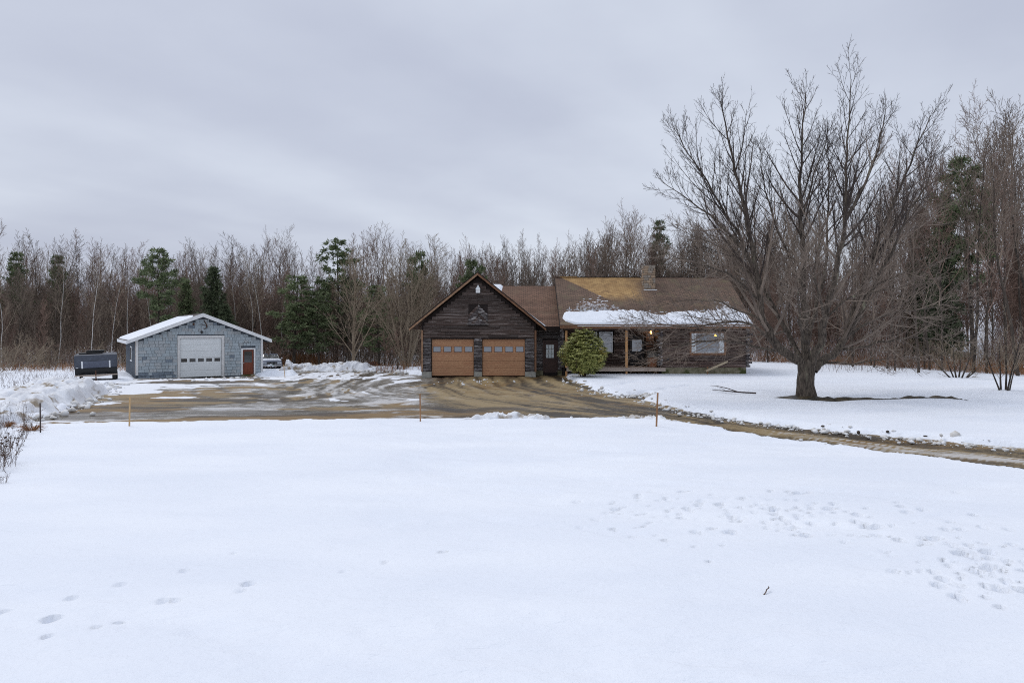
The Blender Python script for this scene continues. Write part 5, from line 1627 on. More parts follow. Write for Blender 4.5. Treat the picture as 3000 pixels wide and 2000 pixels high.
def branch(outl, p, d, Ln, r0, lvl, cf, r_):
    n = cf.segs[lvl]; stp = Ln / n
    pts, rad = [p.copy()], [r0]
    r1 = max(cf.rmin * 0.7, r0 * cf.tip[lvl])
    for i in range(n):
        wg = cf.wig[lvl]
        d = (d + Vector((r_.uniform(-wg, wg), r_.uniform(-wg, wg), r_.uniform(-wg, wg))) + UP * cf.up[lvl]).normalized()
        p = p + d * stp
        pts.append(p.copy()); rad.append(r0 + (r1 - r0) * (i + 1) / n)
    outl[lvl].append((pts, rad))
    kids(outl, pts, rad, Ln, lvl, cf, r_)


# ------------------------------------------------------------------ the big maple
mr_ = random.Random(5)
TD = TREE.y
tree = empty('maple_tree', TREE)
tag(tree, 'big bare spreading maple with thick short trunk on the snowy lawn', 'tree')


def Q(px, py, dd=0.0):
    return P(px, py, TD + dd) - TREE


S_ = 1.2755
def Qd(x, y, dd=0.0):
    if y < 600: y = 600 - (600 - y) * 0.87
    if x > 1990 and y < 700: x = 1990 + (x - 1990) * 0.92
    return Q(x * S_, y * S_, dd)
limb = []
# (points in picture, depth offset) with radii: trunk and great limbs
trunk = [Q(2362, 1185), Q(2362, 1160), Q(2360, 1130), Q(2362, 1100), Q(2366, 1075), Q(2368, 1052)]
TR = [0.60, 0.44, 0.36, 0.34, 0.36, 0.32]
leaders = [
    # left leader: out to the left, elbow, then up
    ([Qd(1852, 852), Qd(1832, 826, -0.2), Qd(1800, 806, -0.4), Qd(1772, 780, -0.5), Qd(1757, 742, -0.5), Qd(1745, 690, -0.4), Qd(1738, 620, -0.2), Qd(1722, 540), Qd(1704, 450, 0.2), Qd(1690, 360, 0.3), Qd(1672, 270, 0.4), Qd(1655, 178, 0.5)], 0.23),
    # inner left
    ([Qd(1853, 845), Qd(1836, 812, 0.5), Qd(1806, 760, 1.0), Qd(1775, 700, 1.4), Qd(1735, 620, 1.7), Qd(1690, 520, 1.8), Qd(1640, 420, 2.0), Qd(1590, 330, 2.2), Qd(1548, 250, 2.2)], 0.14),
    # middle leader
    ([Qd(1856, 848), Qd(1850, 800, 0.3), Qd(1847, 740, 0.5), Qd(1846, 660, 0.6), Qd(1844, 580, 0.6), Qd(1838, 480, 0.5), Qd(1838, 380, 0.4), Qd(1842, 280, 0.3), Qd(1850, 155, 0.3)], 0.20),
    # right of middle
    ([Qd(1862, 846), Qd(1880, 790, -0.5), Qd(1896, 730, -0.9), Qd(1912, 660, -1.2), Qd(1930, 580, -1.3), Qd(1942, 490, -1.2), Qd(1942, 390, -1.0), Qd(1948, 280, -0.8), Qd(1955, 120, -0.6)], 0.19),
    # right limb
    ([Qd(1868, 850), Qd(1888, 828, 0.3), Qd(1920, 808, 0.6), Qd(1945, 770, 0.9), Qd(1962, 710, 1.2), Qd(1990, 630, 1.5), Qd(2022, 540, 1.7), Qd(2060, 440, 1.9), Qd(2100, 340, 2.1), Qd(2150, 215, 2.3)], 0.21),
    # far right upper
    ([Qd(1945, 770, 0.9), Qd(1985, 700, 0.2), Qd(2020, 640, -0.4), Qd(2060, 560, -0.9), Qd(2100, 470, -1.2), Qd(2140, 390, -1.4), Qd(2160, 320, -1.5)], 0.10),
    # back leader
    ([Qd(1850, 800, 0.3), Qd(1870, 720, 1.5), Qd(1895, 620, 2.4), Qd(1900, 500, 3.0), Qd(1905, 380, 3.3), Qd(1900, 270, 3.4)], 0.12),
    ([Qd(1738, 620, -0.2), Qd(1700, 560, -1.0), Qd(1650, 500, -1.6), Qd(1585, 440, -2.1), Qd(1520, 390, -2.4)], 0.085),
    ([Qd(1846, 660, 0.6), Qd(1810, 580, 1.4), Qd(1775, 480, 2.0), Qd(1755, 380, 2.3), Qd(1745, 300, 2.4)], 0.08),
    ([Qd(1942, 490, -1.2), Qd(1975, 420, -1.6), Qd(2010, 330, -1.9), Qd(2030, 240, -2.0), Qd(2040, 190, -2.0)], 0.075),
    ([Qd(1842, 480, 0.5), Qd(1862, 400, 0.9), Qd(1885, 320, 1.2), Qd(1912, 240, 1.3)], 0.06),
]
# long low boughs sweeping out and slightly down
boughs = [
    ([Qd(1800, 806, -0.4), Qd(1760, 800, -0.9), Qd(1700, 786, -1.4), Qd(1630, 782, -1.9), Qd(1560, 794, -2.3), Qd(1500, 790, -2.6), Qd(1452, 768, -2.8)], 0.075),
    ([Qd(1775, 780, -0.5), Qd(1720, 744, -1.3), Qd(1650, 742, -2.1), Qd(1580, 752, -2.8), Qd(1510, 742, -3.2), Qd(1450, 728, -3.4)], 0.06),
    ([Qd(1757, 742, -0.5), Qd(1700, 712, 0.4), Qd(1640, 690, 1.2), Qd(1575, 690, 1.9), Qd(1515, 702, 2.4)], 0.06),
    ([Qd(1745, 690, -0.4), Qd(1690, 640, -1.4), Qd(1630, 610, -2.2), Qd(1565, 590, -2.8), Qd(1505, 570, -3.2)], 0.06),
    ([Qd(1742, 660, -0.3), Qd(1700, 600, 0.8), Qd(1650, 560, 1.6), Qd(1590, 530, 2.3), Qd(1540, 500, 2.7)], 0.06),
    ([Qd(1806, 760, 1.0), Qd(1760, 770, 2.0), Qd(1700, 776, 3.0), Qd(1650, 780, 3.7), Qd(1600, 782, 4.2)], 0.055),
    ([Qd(1920, 808, 0.6), Qd(1975, 796, 0.0), Qd(2040, 782, -0.6), Qd(2110, 776, -1.2), Qd(2180, 782, -1.7), Qd(2240, 790, -2.0)], 0.075),
    ([Qd(1945, 770, 0.9), Qd(2000, 738, 1.6), Qd(2070, 716, 2.2), Qd(2140, 706, 2.8), Qd(2210, 690, 3.2), Qd(2262, 676, 3.5)], 0.07),
    ([Qd(1962, 710, 1.2), Qd(2010, 660, 0.3), Qd(2070, 630, -0.6), Qd(2140, 610, -1.4), Qd(2200, 580, -2.0)], 0.065),
    ([Qd(1896, 730, -0.9), Qd(1940, 690, -2.0), Qd(1995, 670, -3.0), Qd(2050, 665, -3.8), Qd(2105, 650, -4.4)], 0.06),
    ([Qd(1990, 630, 1.5), Qd(2040, 560, 2.6), Qd(2090, 500, 3.5), Qd(2140, 450, 4.2), Qd(2170, 400, 4.6)], 0.06),
    ([Qd(1888, 828, 0.3), Qd(1940, 836, -0.9), Qd(2000, 826, -2.0), Qd(2060, 818, -2.9), Qd(2110, 822, -3.5)], 0.05),
    ([Qd(1850, 790, 0.3), Qd(1840, 740, -1.4), Qd(1835, 690, -2.8), Qd(1838, 650, -3.8), Qd(1850, 600, -4.5)], 0.07),
    ([Qd(1896, 730, -0.9), Qd(1880, 680, -2.2), Qd(1870, 620, -3.2), Qd(1880, 560, -3.9), Qd(1895, 500, -4.3)], 0.06),
    ([Qd(1850, 760, 0.5), Qd(1860, 720, 2.4), Qd(1850, 680, 3.8), Qd(1830, 640, 4.8)], 0.06),
    ([Qd(1940, 780, 0.9), Qd(1960, 750, 2.4), Qd(1990, 720, 3.6), Qd(2010, 700, 4.6)], 0.06),
]


def smooth_pts(pts, k=3, jit=0.03):
    o = []
    n = len(pts)
    for i in range(n - 1):
        p0, p1, p2, p3 = pts[max(i - 1, 0)], pts[i], pts[i + 1], pts[min(i + 2, n - 1)]
        for j in range(k):
            u = j / k
            q = 0.5 * ((2 * p1) + (p2 - p0) * u + (2 * p0 - 5 * p1 + 4 * p2 - p3) * u * u + (3 * p1 - p0 - 3 * p2 + p3) * u ** 3)
            o.append(q + Vector((mr_.gauss(0, jit), mr_.gauss(0, jit), mr_.gauss(0, jit))) * (1 if (i or j) else 0))
    o.append(pts[-1].copy())
    return o


CF = Cfg(levels=4, kids=[0, 7, 4, 2, 0], dens=[0, 0, 0, 0, 0], start=[0.12, 0.16, 0.16, 0.2, 0.2], ang=[36, 30, 34, 40, 40], ratio=[0.34, 0.46, 0.42, 0.5, 0.5], tap=[0.55, 0.6, 0.6, 0.5, 0.5],
         segs=[0, 6, 4, 3, 2], wig=[0, 0.06, 0.09, 0.13, 0.15], up=[0, 0.10, 0.08, 0.05, 0.03], tip=[0.2, 0.25, 0.35, 0.5, 0.6], rmin=0.0060, thick=0.0125)
CFB = Cfg(levels=4, kids=[0, 7, 4, 2, 0], dens=[0, 0, 0, 0, 0], start=[0.12, 0.14, 0.16, 0.2, 0.2], ang=[38, 38, 40, 42, 40], ratio=[0.36, 0.46, 0.44, 0.5, 0.5], tap=[0.5, 0.6, 0.6, 0.5, 0.5],
          segs=[0, 6, 4, 3, 2], wig=[0, 0.08, 0.11, 0.14, 0.15], up=[0, 0.05, 0.05, 0.04, 0.02], tip=[0.2, 0.25, 0.35, 0.5, 0.6], rmin=0.0052, thick=0.010)
lv = [[] for _ in range(6)]
lvb = [[] for _ in range(6)]
limbs = []
for group, cf in ((leaders, CF), (boughs, CFB)):
    for pts, r0 in group:
        sp = smooth_pts(pts, 3, 0.035)
        Ln = sum((b_ - a_).length for a_, b_ in zip(sp[:-1], sp[1:]))
        rad = [max(0.014, r0 * 0.98 * (1 - 0.92 * (i / (len(sp) - 1)) ** 1.0)) for i in range(len(sp))]
        limbs.append((sp, rad))
        n = int(Ln * (3.3 if cf is CF else 3.6))
        az = mr_.uniform(0, 6.28)
        for j in range(n):
            tq = 0.14 + 0.86 * (j + mr_.random()) / n
            if cf is CF and Ln > 9 and tq < 0.22: continue
            if cf is CF and tq < 0.45 and mr_.random() < 0.5: continue
            p, d = at(sp, min(tq, 0.995))
            az += 2.4 + mr_.uniform(-0.6, 0.6)
            d2 = rot_dir(d, R((35 if cf is CF else 38) * mr_.uniform(0.6, 1.35)), az)
            l2 = (0.36 * Ln + 0.5) * (1.12 - 0.80 * tq) * mr_.uniform(0.5, 1.2)
            l2 = min(l2, 4.4 if cf is CF else 3.2, (1.15 - tq) * 9.0 + 0.5)
            ra = rad[min(int(tq * (len(rad) - 1)), len(rad) - 1)]
            branch(lv if cf is CF and tq > 0.5 else lvb, p, d2, l2, max(0.011, min(ra * 0.6, l2 * (0.0165 if cf is CF else 0.0125))), 1, cf, mr_)
tchain = smooth_pts(trunk, 4, 0.0)
trad = list(np.interp(np.linspace(0, 5, len(tchain)), range(6), TR))
V, F = chains_arrays([(tchain, trad)], 36)
# furrowed, lobed trunk surface
rel = V - np.array([tuple(p) for p in tchain]).repeat(36, 0)
an = np.arctan2(rel[:, 1], rel[:, 0])
lob = 1 + 0.07 * np.sin(an * 3 + 1.0) + 0.05 * np.sin(an * 7 + V[:, 2] * 1.5) + 0.045 * fbm(an * 6, V[:, 2] * 1.3, 4, 0.7) + 0.16 * np.clip(0.35 - V[:, 2], 0, 1) * np.sin(an * 5 + 0.6)
V = V + rel * (lob - 1)[:, None]
obj('trunk', np_mesh('trunk', V, [F], [M['bark']], True), tree)
for k, (sp, rad) in enumerate(limbs):
    obj('limb', chains_mesh('limb', [(sp, rad)], M['bark']), tree)
for q_ in (lv, lvb):
    for k in range(6):
        q_[k] = [c_ for c_ in q_[k] if min(p_.z for p_ in c_[0]) > 0.95 + 0.08 * abs(c_[0][0].y)]
crown = chains_mesh('crown', lv[1] + lv[2] + lv[3] + lv[4] + lv[5], M['twig'], smooth=True)
obj('crown', crown, tree)
obj('low_branches', chains_mesh('low_branches', lvb[1] + lvb[2] + lvb[3] + lvb[4] + lvb[5], M['twig_low'], smooth=True), tree)
print('maple chains', [len(x) for x in lv], 'tris', len(crown.polygons) * 2)

# ------------------------------------------------------------------ woodland prototypes
def proto_bare(seed, H=15.0, spread=0.26, mat_t='bark_dark', mat_c='twig_grey', first=0.32, nk=17, r0=0.13, ang=34, lean=0.0, rt=0.011, k2=6, k3=4, wig0=0.04):
    r_ = random.Random(seed)
    cf = Cfg(levels=3, kids=[nk, k2, k3, 0], dens=[0, 0, 0, 0], start=[first, 0.15, 0.15, 0.2], ang=[ang, 36, 40, 40], ratio=[spread, 0.42, 0.45, 0.5], tap=[0.72, 0.55, 0.5, 0.5],
             segs=[9, 5, 3, 2], wig=[wig0, 0.09, 0.14, 0.16], up=[0.05, 0.11, 0.06, 0.03], tip=[0.12, 0.3, 0.5, 0.7], rmin=rt, thick=0.010)
    o = [[] for _ in range(5)]
    d = Vector((lean, r_.uniform(-0.04, 0.04), 1)).normalized()
    branch(o, Vector((0, 0, -0.3)), d, H, r0, 0, cf, r_)
    return chains_mesh('trunk', o[0], M[mat_t]), chains_mesh('crown', o[1] + o[2] + o[3] + o[4], M[mat_c], False)


def proto_multi(seed, H, nst, mat_t, mat_c, flare=24, rt=0.010, nk=8, k2=5, k3=3, up0=0.05, r0=0.07, ratio=0.36):
    r_ = random.Random(seed)
    cf = Cfg(levels=3, kids=[nk, k2, k3, 0], dens=[0, 0, 0, 0], start=[0.2, 0.15, 0.15, 0.2], ang=[30, 34, 38, 40], ratio=[ratio, 0.45, 0.45, 0.5], tap=[0.6, 0.55, 0.5, 0.5],
             segs=[7, 5, 3, 2], wig=[0.06, 0.09, 0.14, 0.16], up=[up0, 0.06, 0.04, 0.0], tip=[0.12, 0.3, 0.5, 0.7], rmin=rt, thick=0.011)
    o = [[] for _ in range(5)]
    for k in range(nst):
        az = 6.28 * k / nst + r_.uniform(-0.4, 0.4)
        fl = R(flare * r_.uniform(0.3, 1.2))
        d = Vector((math.cos(az) * math.sin(fl), math.sin(az) * math.sin(fl), math.cos(fl)))
        branch(o, Vector((math.cos(az) * 0.14, math.sin(az) * 0.14, -0.2)), d, H * r_.uniform(0.75, 1.1), r0 * r_.uniform(0.7, 1.1), 0, cf, r_)
    return chains_mesh('trunk', o[0], M[mat_t]), chains_mesh('crown', o[1] + o[2] + o[3] + o[4], M[mat_c], False)


def needles(tufts, ln, wd_, r_, per):
    """flat spiky tufts: narrow triangles round the given points"""
    n = len(tufts) * per
    C0 = np.repeat(np.array([tuple(t_[0]) for t_ in tufts]), per, 0); Dv = np.repeat(np.array([tuple(t_[1]) for t_ in tufts]), per, 0)
    g = np.random.default_rng(r_)
    rd = g.normal(size=(n, 3)); rd /= np.linalg.norm(rd, axis=1, keepdims=True)
    d = Dv * 0.75 + rd * 0.75; d /= np.linalg.norm(d, axis=1, keepdims=True)
    sd_ = np.cross(d, g.normal(size=(n, 3))); sd_ /= np.linalg.norm(sd_, axis=1, keepdims=True) + 1e-9
    l_ = ln * (0.6 + 0.8 * g.random((n, 1))); ww = wd_ * (0.6 + 0.8 * g.random((n, 1)))
    C0 = C0 + g.normal(size=(n, 3)) * ln * 0.22
    V = np.stack([C0 - sd_ * ww * 0.3, C0 + d * l_ * 0.5 + sd_ * ww, C0 + d * l_, C0 + d * l_ * 0.5 - sd_ * ww], 1).reshape(-1, 3)
    F = np.arange(n * 4).reshape(n, 4)
    return V, F


def proto_conifer(seed, H, width, mk, base=0.12, style='spruce', r0=0.14, dens=1.0):
    r_ = random.Random(seed)
    tr = []
    p = Vector((0, 0, -0.3)); pts = [p]; d = Vector((0, 0, 1))
    for i in range(8):
        d = (d + Vector((r_.uniform(-.03, .03), r_.uniform(-.03, .03), 0))).normalized(); p = p + d * (H + 0.3) / 8; pts.append(p)
    rad = [r0 * (1 - 0.92 * i / 8) for i in range(9)]
    tr.append((pts, rad))
    tufts = []; z = base; az = 0
    while z < 0.985:
        rel = (z - base) / (1 - base)
        if style == 'pine': prof_ = (0.55 + 0.45 * math.sin(3.0 * (rel + 0.05))) * (1 - rel ** 3 * 0.75) * (0.45 + 0.55 * r_.random())
        else: prof_ = (1 - rel) ** 0.8 * (0.75 + 0.35 * r_.random())
        nb = 4 if style == 'pine' else 5
        for k in range(nb):
            az += 2.4 + r_.uniform(-0.5, 0.5)
            ln = width * max(0.08, prof_) * r_.uniform(0.7, 1.15)
            el = R(r_.uniform(5, 35)) if style == 'pine' else R(r_.uniform(-18, 10) + 30 * rel)
            p0, _ = at(pts, z)
            dd = Vector((math.cos(az) * math.cos(el), math.sin(az) * math.cos(el), math.sin(el)))
            bp_ = [p0]; q = p0
            for s_ in range(3):
                dd = (dd + Vector((r_.uniform(-.1, .1), r_.uniform(-.1, .1), (0.10 if style == 'pine' else -0.03)))).normalized(); q = q + dd * ln / 3; bp_.append(q)
            tr.append((bp_, [max(0.012, ln * 0.013), max(0.010, ln * 0.010), 0.009, 0.006]))
            nt_ = max(3, int(ln * 6.0 * dens))
            for m_ in range(nt_):
                tq = (0.42 if style == 'pine' else 0.18) + (0.58 if style == 'pine' else 0.82) * (m_ + r_.random()) / nt_
                pp, td = at(bp_, min(tq, 0.99))
                sp_ = 0.22 * ln * (1.1 - tq) + 0.12
                tufts.append((pp + Vector((r_.gauss(0, sp_), r_.gauss(0, sp_), r_.gauss(0, sp_ * 0.35))), td))
        z += (0.055 if style == 'pine' else 0.036) * r_.uniform(0.8, 1.2)
    V, F = needles(tufts, 0.38, 0.050, seed, 17)
    return chains_mesh('trunk', tr, M['bark_dark']), np_mesh('crown', V, [F], [M[mk]])


PB = [proto_bare(k, 15.0, 0.25 + 0.045 * (k % 4), mat_c='twig_grey' if k % 3 else 'twig_red', first=0.30 + 0.07 * (k % 4), nk=15 + k % 4, lean=(0.0, 0.05, -0.06, 0.1)[k % 4], r0=0.075 + 0.018 * (k % 3), ang=27 + 4 * (k % 4), rt=0.0115, k2=7, k3=5, wig0=0.05 + 0.02 * (k % 3)) for k in range(8)]
PBR = [proto_bare(40 + k, 13.0, 0.33, mat_t='birch', mat_c='twig_tan', first=0.38, nk=10, r0=0.052, ang=36, lean=(-0.10, 0.05, 0.16)[k], rt=0.011, k2=5, k3=3, wig0=0.13) for k in range(3)]
PRND = [proto_bare(60, 11.5, 0.50, 'twig_tan', 'twig_tan', 0.13, 34, 0.20, 42, 0.0, 0.014, 7, 5), proto_multi(61, 10.5, 9, 'twig_tan', 'twig_tan', 30, 0.014, 13, 6, 4, 0.05, 0.12, 0.40)]
PBUSH = [proto_multi(70 + k, 3.2, 7, 'twig_tan' if k % 2 else 'bark_dark', 'twig_tan' if k % 2 else 'twig_red', 34, 0.010, 7, 4, 3, 0.04, 0.03) for k in range(3)]
PPINE = [proto_conifer(80 + k, 14.0, 2.4, 'needle', 0.42 - 0.1 * k, 'pine', 0.15) for k in range(3)]
PSPR = [proto_conifer(90 + k, 11.0, 2.5, 'needle_dark' if k else 'needle', 0.10, 'spruce', 0.12) for k in range(3)]
PWIDE = [proto_conifer(96, 10.0, 3.6, 'needle', 0.10, 'pine', 0.16, 1.1)]


def plant(name, proto, px, d, h, proto_h, label, cat='tree', group=None, seed=None, wide=None, yaw=None, zoff=0.0):
    x = (px - CX) / FPX * d
    s_ = h / proto_h
    yaw = rng.uniform(0, 6.28) if yaw is None else yaw
    o = obj(name, proto[0], None, (x, d, bz(x, d) + zoff), (0, 0, yaw), (s_ * (wide or 1), s_ * (wide or 1), s_))
    tag(o, label, cat, group)
    o2 = obj('crown', proto[1], o)
    return o


def h_for(py, px, d):
    """height a tree needs at depth d to reach pixel row py"""
    x = (px - CX) / FPX * d
    return CAMZ - (py - HY) / FPX * d - bz(x, d)


# skyline row of the wood by picture column
SK = [(-200, 690), (0, 690), (60, 700), (110, 695), (180, 678), (260, 712), (330, 705), (420, 720), (480, 735), (540, 706), (650, 700), (720, 692), (800, 705), (880, 722), (960, 726), (1040, 708), (1105, 668), (1180, 705),
      (1260, 725), (1310, 735), (1380, 712), (1430, 690), (1500, 690), (1560, 700), (1640, 682), (1700, 665), (1760, 632), (1840, 640), (1900, 655), (2000, 640), (2200, 600), (2400, 560), (2600, 500), (2700, 440), (2800, 415), (2880, 360), (2960, 320), (3040, 290), (3200, 300)]
def skyl(px): return float(np.interp(px, [a for a, _ in SK], [b_ for _, b_ in SK])) + (20 if px < 1400 else 36 if px < 2050 else 0)


tr_ = random.Random(77)
SPOT = [(60, 'at the left picture edge'), (190, 'above the left snow bank'), (330, 'above the black camper'), (470, 'above the left slope of the shed roof'), (600, 'above the shed peak'), (730, 'above the right slope of the shed roof'),
        (860, 'above the parked car'), (1000, 'above the far snow ridge, left part'), (1130, 'above the far snow ridge, right part'), (1260, 'just left of the garage'), (1400, 'above the left slope of the garage roof'),
        (1500, 'above the right slope of the garage roof'), (1640, 'above the link roof'), (1760, 'above the left end of the main roof'), (1890, 'above the main roof left of the chimney'), (2030, 'above the main roof right of the chimney'),
        (2200, 'above the right end of the main roof'), (2340, 'just left of the maple trunk'), (2480, 'just right of the maple trunk'), (2620, 'behind the right half of the maple crown'), (2760, 'past the right end of the maple crown'), (2900, 'left of the small upright tree'), (9999, 'at the right picture edge')]
def spot(px): return next(s_ for lim, s_ in SPOT if px < lim)
def rank(d): return 'front' if d < 80 else 'middle' if d < 96 else 'back'
# front ranks of the wood, tree by tree
ranks = [(-80, 1300, 44, 71, 80, 30, 170), (-100, 1320, 42, 80, 96, -8, 90), (-120, 1340, 36, 96, 118, -25, 45),
         (1260, 2080, 36, 72, 88, 5, 80), (1280, 2150, 30, 90, 118, -20, 35)]
for x0, x1, n, d0, d1, j0, j1 in ranks:
    for k in range(n):
        px = x0 + (x1 - x0) * (k + tr_.random()) / n
        d = tr_.uniform(d0, d1)
        h = h_for(skyl(px) + tr_.uniform(j0, j1), px, d)
        far = d > 96
        where = 'left' if px < 1260 else 'house'
        plant('bare_tree', tr_.choice(PB), px, d, max(5, h), 15.0,
              'slender bare hardwood, %s of wood, %s' % (rank(d), spot(px)),
              group='bare hardwoods behind the yard' if where == 'left' else 'bare hardwoods behind the house', wide=tr_.uniform(0.8, 1.3))
# taller, nearer trees on the right
for k in range(40):
    px = 2080 + (3100 - 2080) * (k + tr_.random()) / 40
    d = tr_.uniform(47, 74)
    if px < 2400: d = tr_.uniform(66, 90)
    h = h_for(skyl(px) + tr_.uniform(-15, 130), px, d)
    plant('bare_tree', tr_.choice(PB), px, d, max(7, h), 15.0, 'tall bare hardwood, right wood, %s%s' % ('farther back, ' if d > 62 else '', spot(px)), group='bare hardwoods right of the maple', wide=tr_.uniform(0.75, 1.05))
# birches with pale stems
for k, (px, d, py, pr) in enumerate([(8, 66, 800, 1), (172, 68, 770, 0), (268, 66, 752, 0), (330, 65, 800, 0), (372, 66, 800, 1), (445, 72, 800, 2), 
                                     (690, 72, 790, 1), (742, 72, 760, 1), (766, 71, 770, 2), (824, 74, 820, 1), (2090, 82, 720, 1), (2225, 78, 720, 1), (1870, 84, 760, 2), (1130, 78, 820, 1)]):
    plant('birch_tree', PBR[pr], px, d, h_for(py, px, d), 13.0, 'pale stemmed bare birch %s' % spot(px), group='pale birches', yaw=tr_.choice((0.0, 0.4, -0.4)) if pr != 1 else None)
# conifers one can tell apart
for name, proto, px, d, py, ph, wd_, label in [
    ('pine_tree', PPINE[0], 462, 67, 726, 14.0, 1.2, 'tall sparse pine with bare lower stem rising behind the shed roof'),
    ('spruce_tree', PSPR[1], 635, 71, 775, 11.0, 1.0, 'dark narrow spruce behind the peak of the shed'),
    ('hemlock_tree', PSPR[2], 668, 70, 890, 11.0, 1.2, 'low dark hemlock bushing out right above the shed roof'),
    ('pine_tree', PPINE[1], 48, 84, 742, 14.0, 1.0, 'dark pine top above the wood near the left picture edge'),
    ('pine_tree', PPINE[1], 168, 86, 752, 14.0, 0.95, 'dark rounded pine top in the left wood, second from the picture edge'),
    ('pine_tree', PPINE[2], 862, 69.5, 800, 14.0, 1.75, 'broad green pine right of the shed behind the parked car'),
    ('pine_tree', PPINE[2], 985, 76, 694, 14.0, 1.35, 'tall ragged pine topping the wood between shed and garage'),
    ('pine_tree', PPINE[2], 935, 70, 850, 14.0, 1.9, 'green pine partly hidden behind the left spreading bare tree'),
    ('pine_tree', PPINE[2], 1110, 70, 830, 14.0, 1.7, 'green pine glimpsed between the two spreading bare trees'),
    ('pine_tree', PWIDE[0], 1385, 62, 768, 10.0, 0.85, 'bushy green pine showing just behind the garage peak'),
    ('pine_tree', PWIDE[0], 1230, 88, 742, 10.0, 0.7, 'brownish pine crown topping the wood left of the garage'),
    ('pine_tree', PPINE[1], 1935, 92, 650, 14.0, 0.8, 'dark pine top above the wood over the chimney'),
    ('pine_tree', PPINE[0], 2850, 56, 450, 14.0, 1.0, 'tall dark pine left of the right picture edge'),
    ('hemlock_tree', PSPR[2], 2760, 58, 560, 11.0, 0.62, 'dark hemlock among the bare trees right of the maple'),
    ('hemlock_tree', PSPR[1], 2690, 62, 600, 11.0, 0.55, 'slim dark evergreen behind the right side of the maple'),
    ('spruce_tree', PSPR[0], 545, 76, 820, 11.0, 1.0, 'green spruce half hidden above the shed left slope'),
]:
    plant(name, proto, px, d, h_for(py, px, d), ph, label, wide=wd_)
# distinct bare trees
plant('spreading_tree', PRND[0], 1035, 66, h_for(770, 1035, 66), 11.5, 'wide spreading bare tree with pale branches, left of the garage', wide=1.05)
plant('spreading_tree', PRND[1], 1190, 64, h_for(760, 1190, 64), 10.8, 'many stemmed rounded bare tree close beside the garage', wide=1.0)
g = gp(2692, 1098)
plant('bare_tree', PB[2], 2692, g.y, h_for(500, 2692, g.y), 15.0, 'bare tree with thick grey trunk standing on the lawn edge right of the maple', wide=0.95)
g = gp(2943, 1146, 0.1)
plant('small_tree', proto_multi(101, 3.4, 5, 'bark_dark', 'twig_tan', 18, 0.007, 7, 5, 3, 0.03, 0.05), 2943, g.y, 3.5, 3.4, 'small upright many stemmed tree on the snow at the far right', zoff=0.05)
g = gp(2807, 1108, 0.1)
plant('small_tree', proto_multi(102, 2.6, 8, 'bark_dark', 'twig_tan', 58, 0.008, 8, 5, 3, 0.06, 0.06), 2807, g.y, 2.6, 2.6, 'low wide spreading bush tree at the lawn edge on the right', zoff=0.05)
# trunks standing along the right lawn edge
for k, (px, py, hh) in enumerate([(2560, 1082, 11), (2598, 1086, 12), (2622, 1092, 9), (2650, 1084, 10), (2725, 1090, 11), (2482, 1072, 12), (2760, 1092, 12), (2850, 1098, 14), (2890, 1100, 13), (2985, 1108, 15), (2320, 1066, 10), (2250, 1066, 11)]):
    g = gp(px, py)
    plant('bare_tree', PB[k % 8], px, g.y, hh * 1.05, 15.0, 'bare tree rooted at the right lawn edge, %s' % spot(px), group='trunks along the right lawn edge', wide=1.15)
# shrubs and brush along the front of the wood
for k in range(46):
    px = -60 + 1330 * (k + tr_.random()) / 46
    if 380 < px < 770: d = tr_.uniform(68, 74)
    else: d = tr_.uniform(62, 72)
    if 790 < px < 1130: d = tr_.uniform(72, 78)
    plant('bare_shrub', PBUSH[k % 3], px, d, tr_.uniform(1.8, 4.2), 3.4, 'leafless shrub at the front of the wood, %s' % spot(px).replace('above', 'behind'), 'shrub', 'leafless shrubs before the wood', wide=1.2)
for k in range(26):
    px = 2230 + 820 * (k + tr_.random()) / 26
    py = float(np.interp(px, [2230, 2560, 2800, 3050], [1068, 1080, 1098, 1112]))
    g = gp(px, py)
    plant('bare_shrub', PBUSH[k % 3], px, g.y + tr_.uniform(0.5, 6), tr_.uniform(1.3, 3.2), 3.4, 'leafless shrub bordering the right lawn, %s' % spot(px), 'shrub', 'leafless shrubs by the right lawn', wide=1.2)
for px, py, hh, lab in [(30, 1090, 3.8, 'tan rounded leafless bush at the left picture edge'), (85, 1086, 2.8, 'tan twiggy bush left of the camper'), (-15, 1098, 3.0, 'low tan bush cut by the left picture edge'), (140, 1084, 2.2, 'small tan bush just left of the camper')]:
    g = gp(px, py)
    plant('bare_shrub', PBUSH[1], px, g.y, hh, 3.4, lab, 'shrub', wide=1.5)

# the mass of the wood behind them, and the brush under it: beyond counting
def to_np(me):
    V = np.empty(len(me.vertices) * 3, np.float32); me.vertices.foreach_get('co', V)
    F = np.empty(len(me.polygons) * 4, np.int32); me.loops.foreach_get('vertex_index', F)
    return V.reshape(-1, 3), F.reshape(-1, 4)


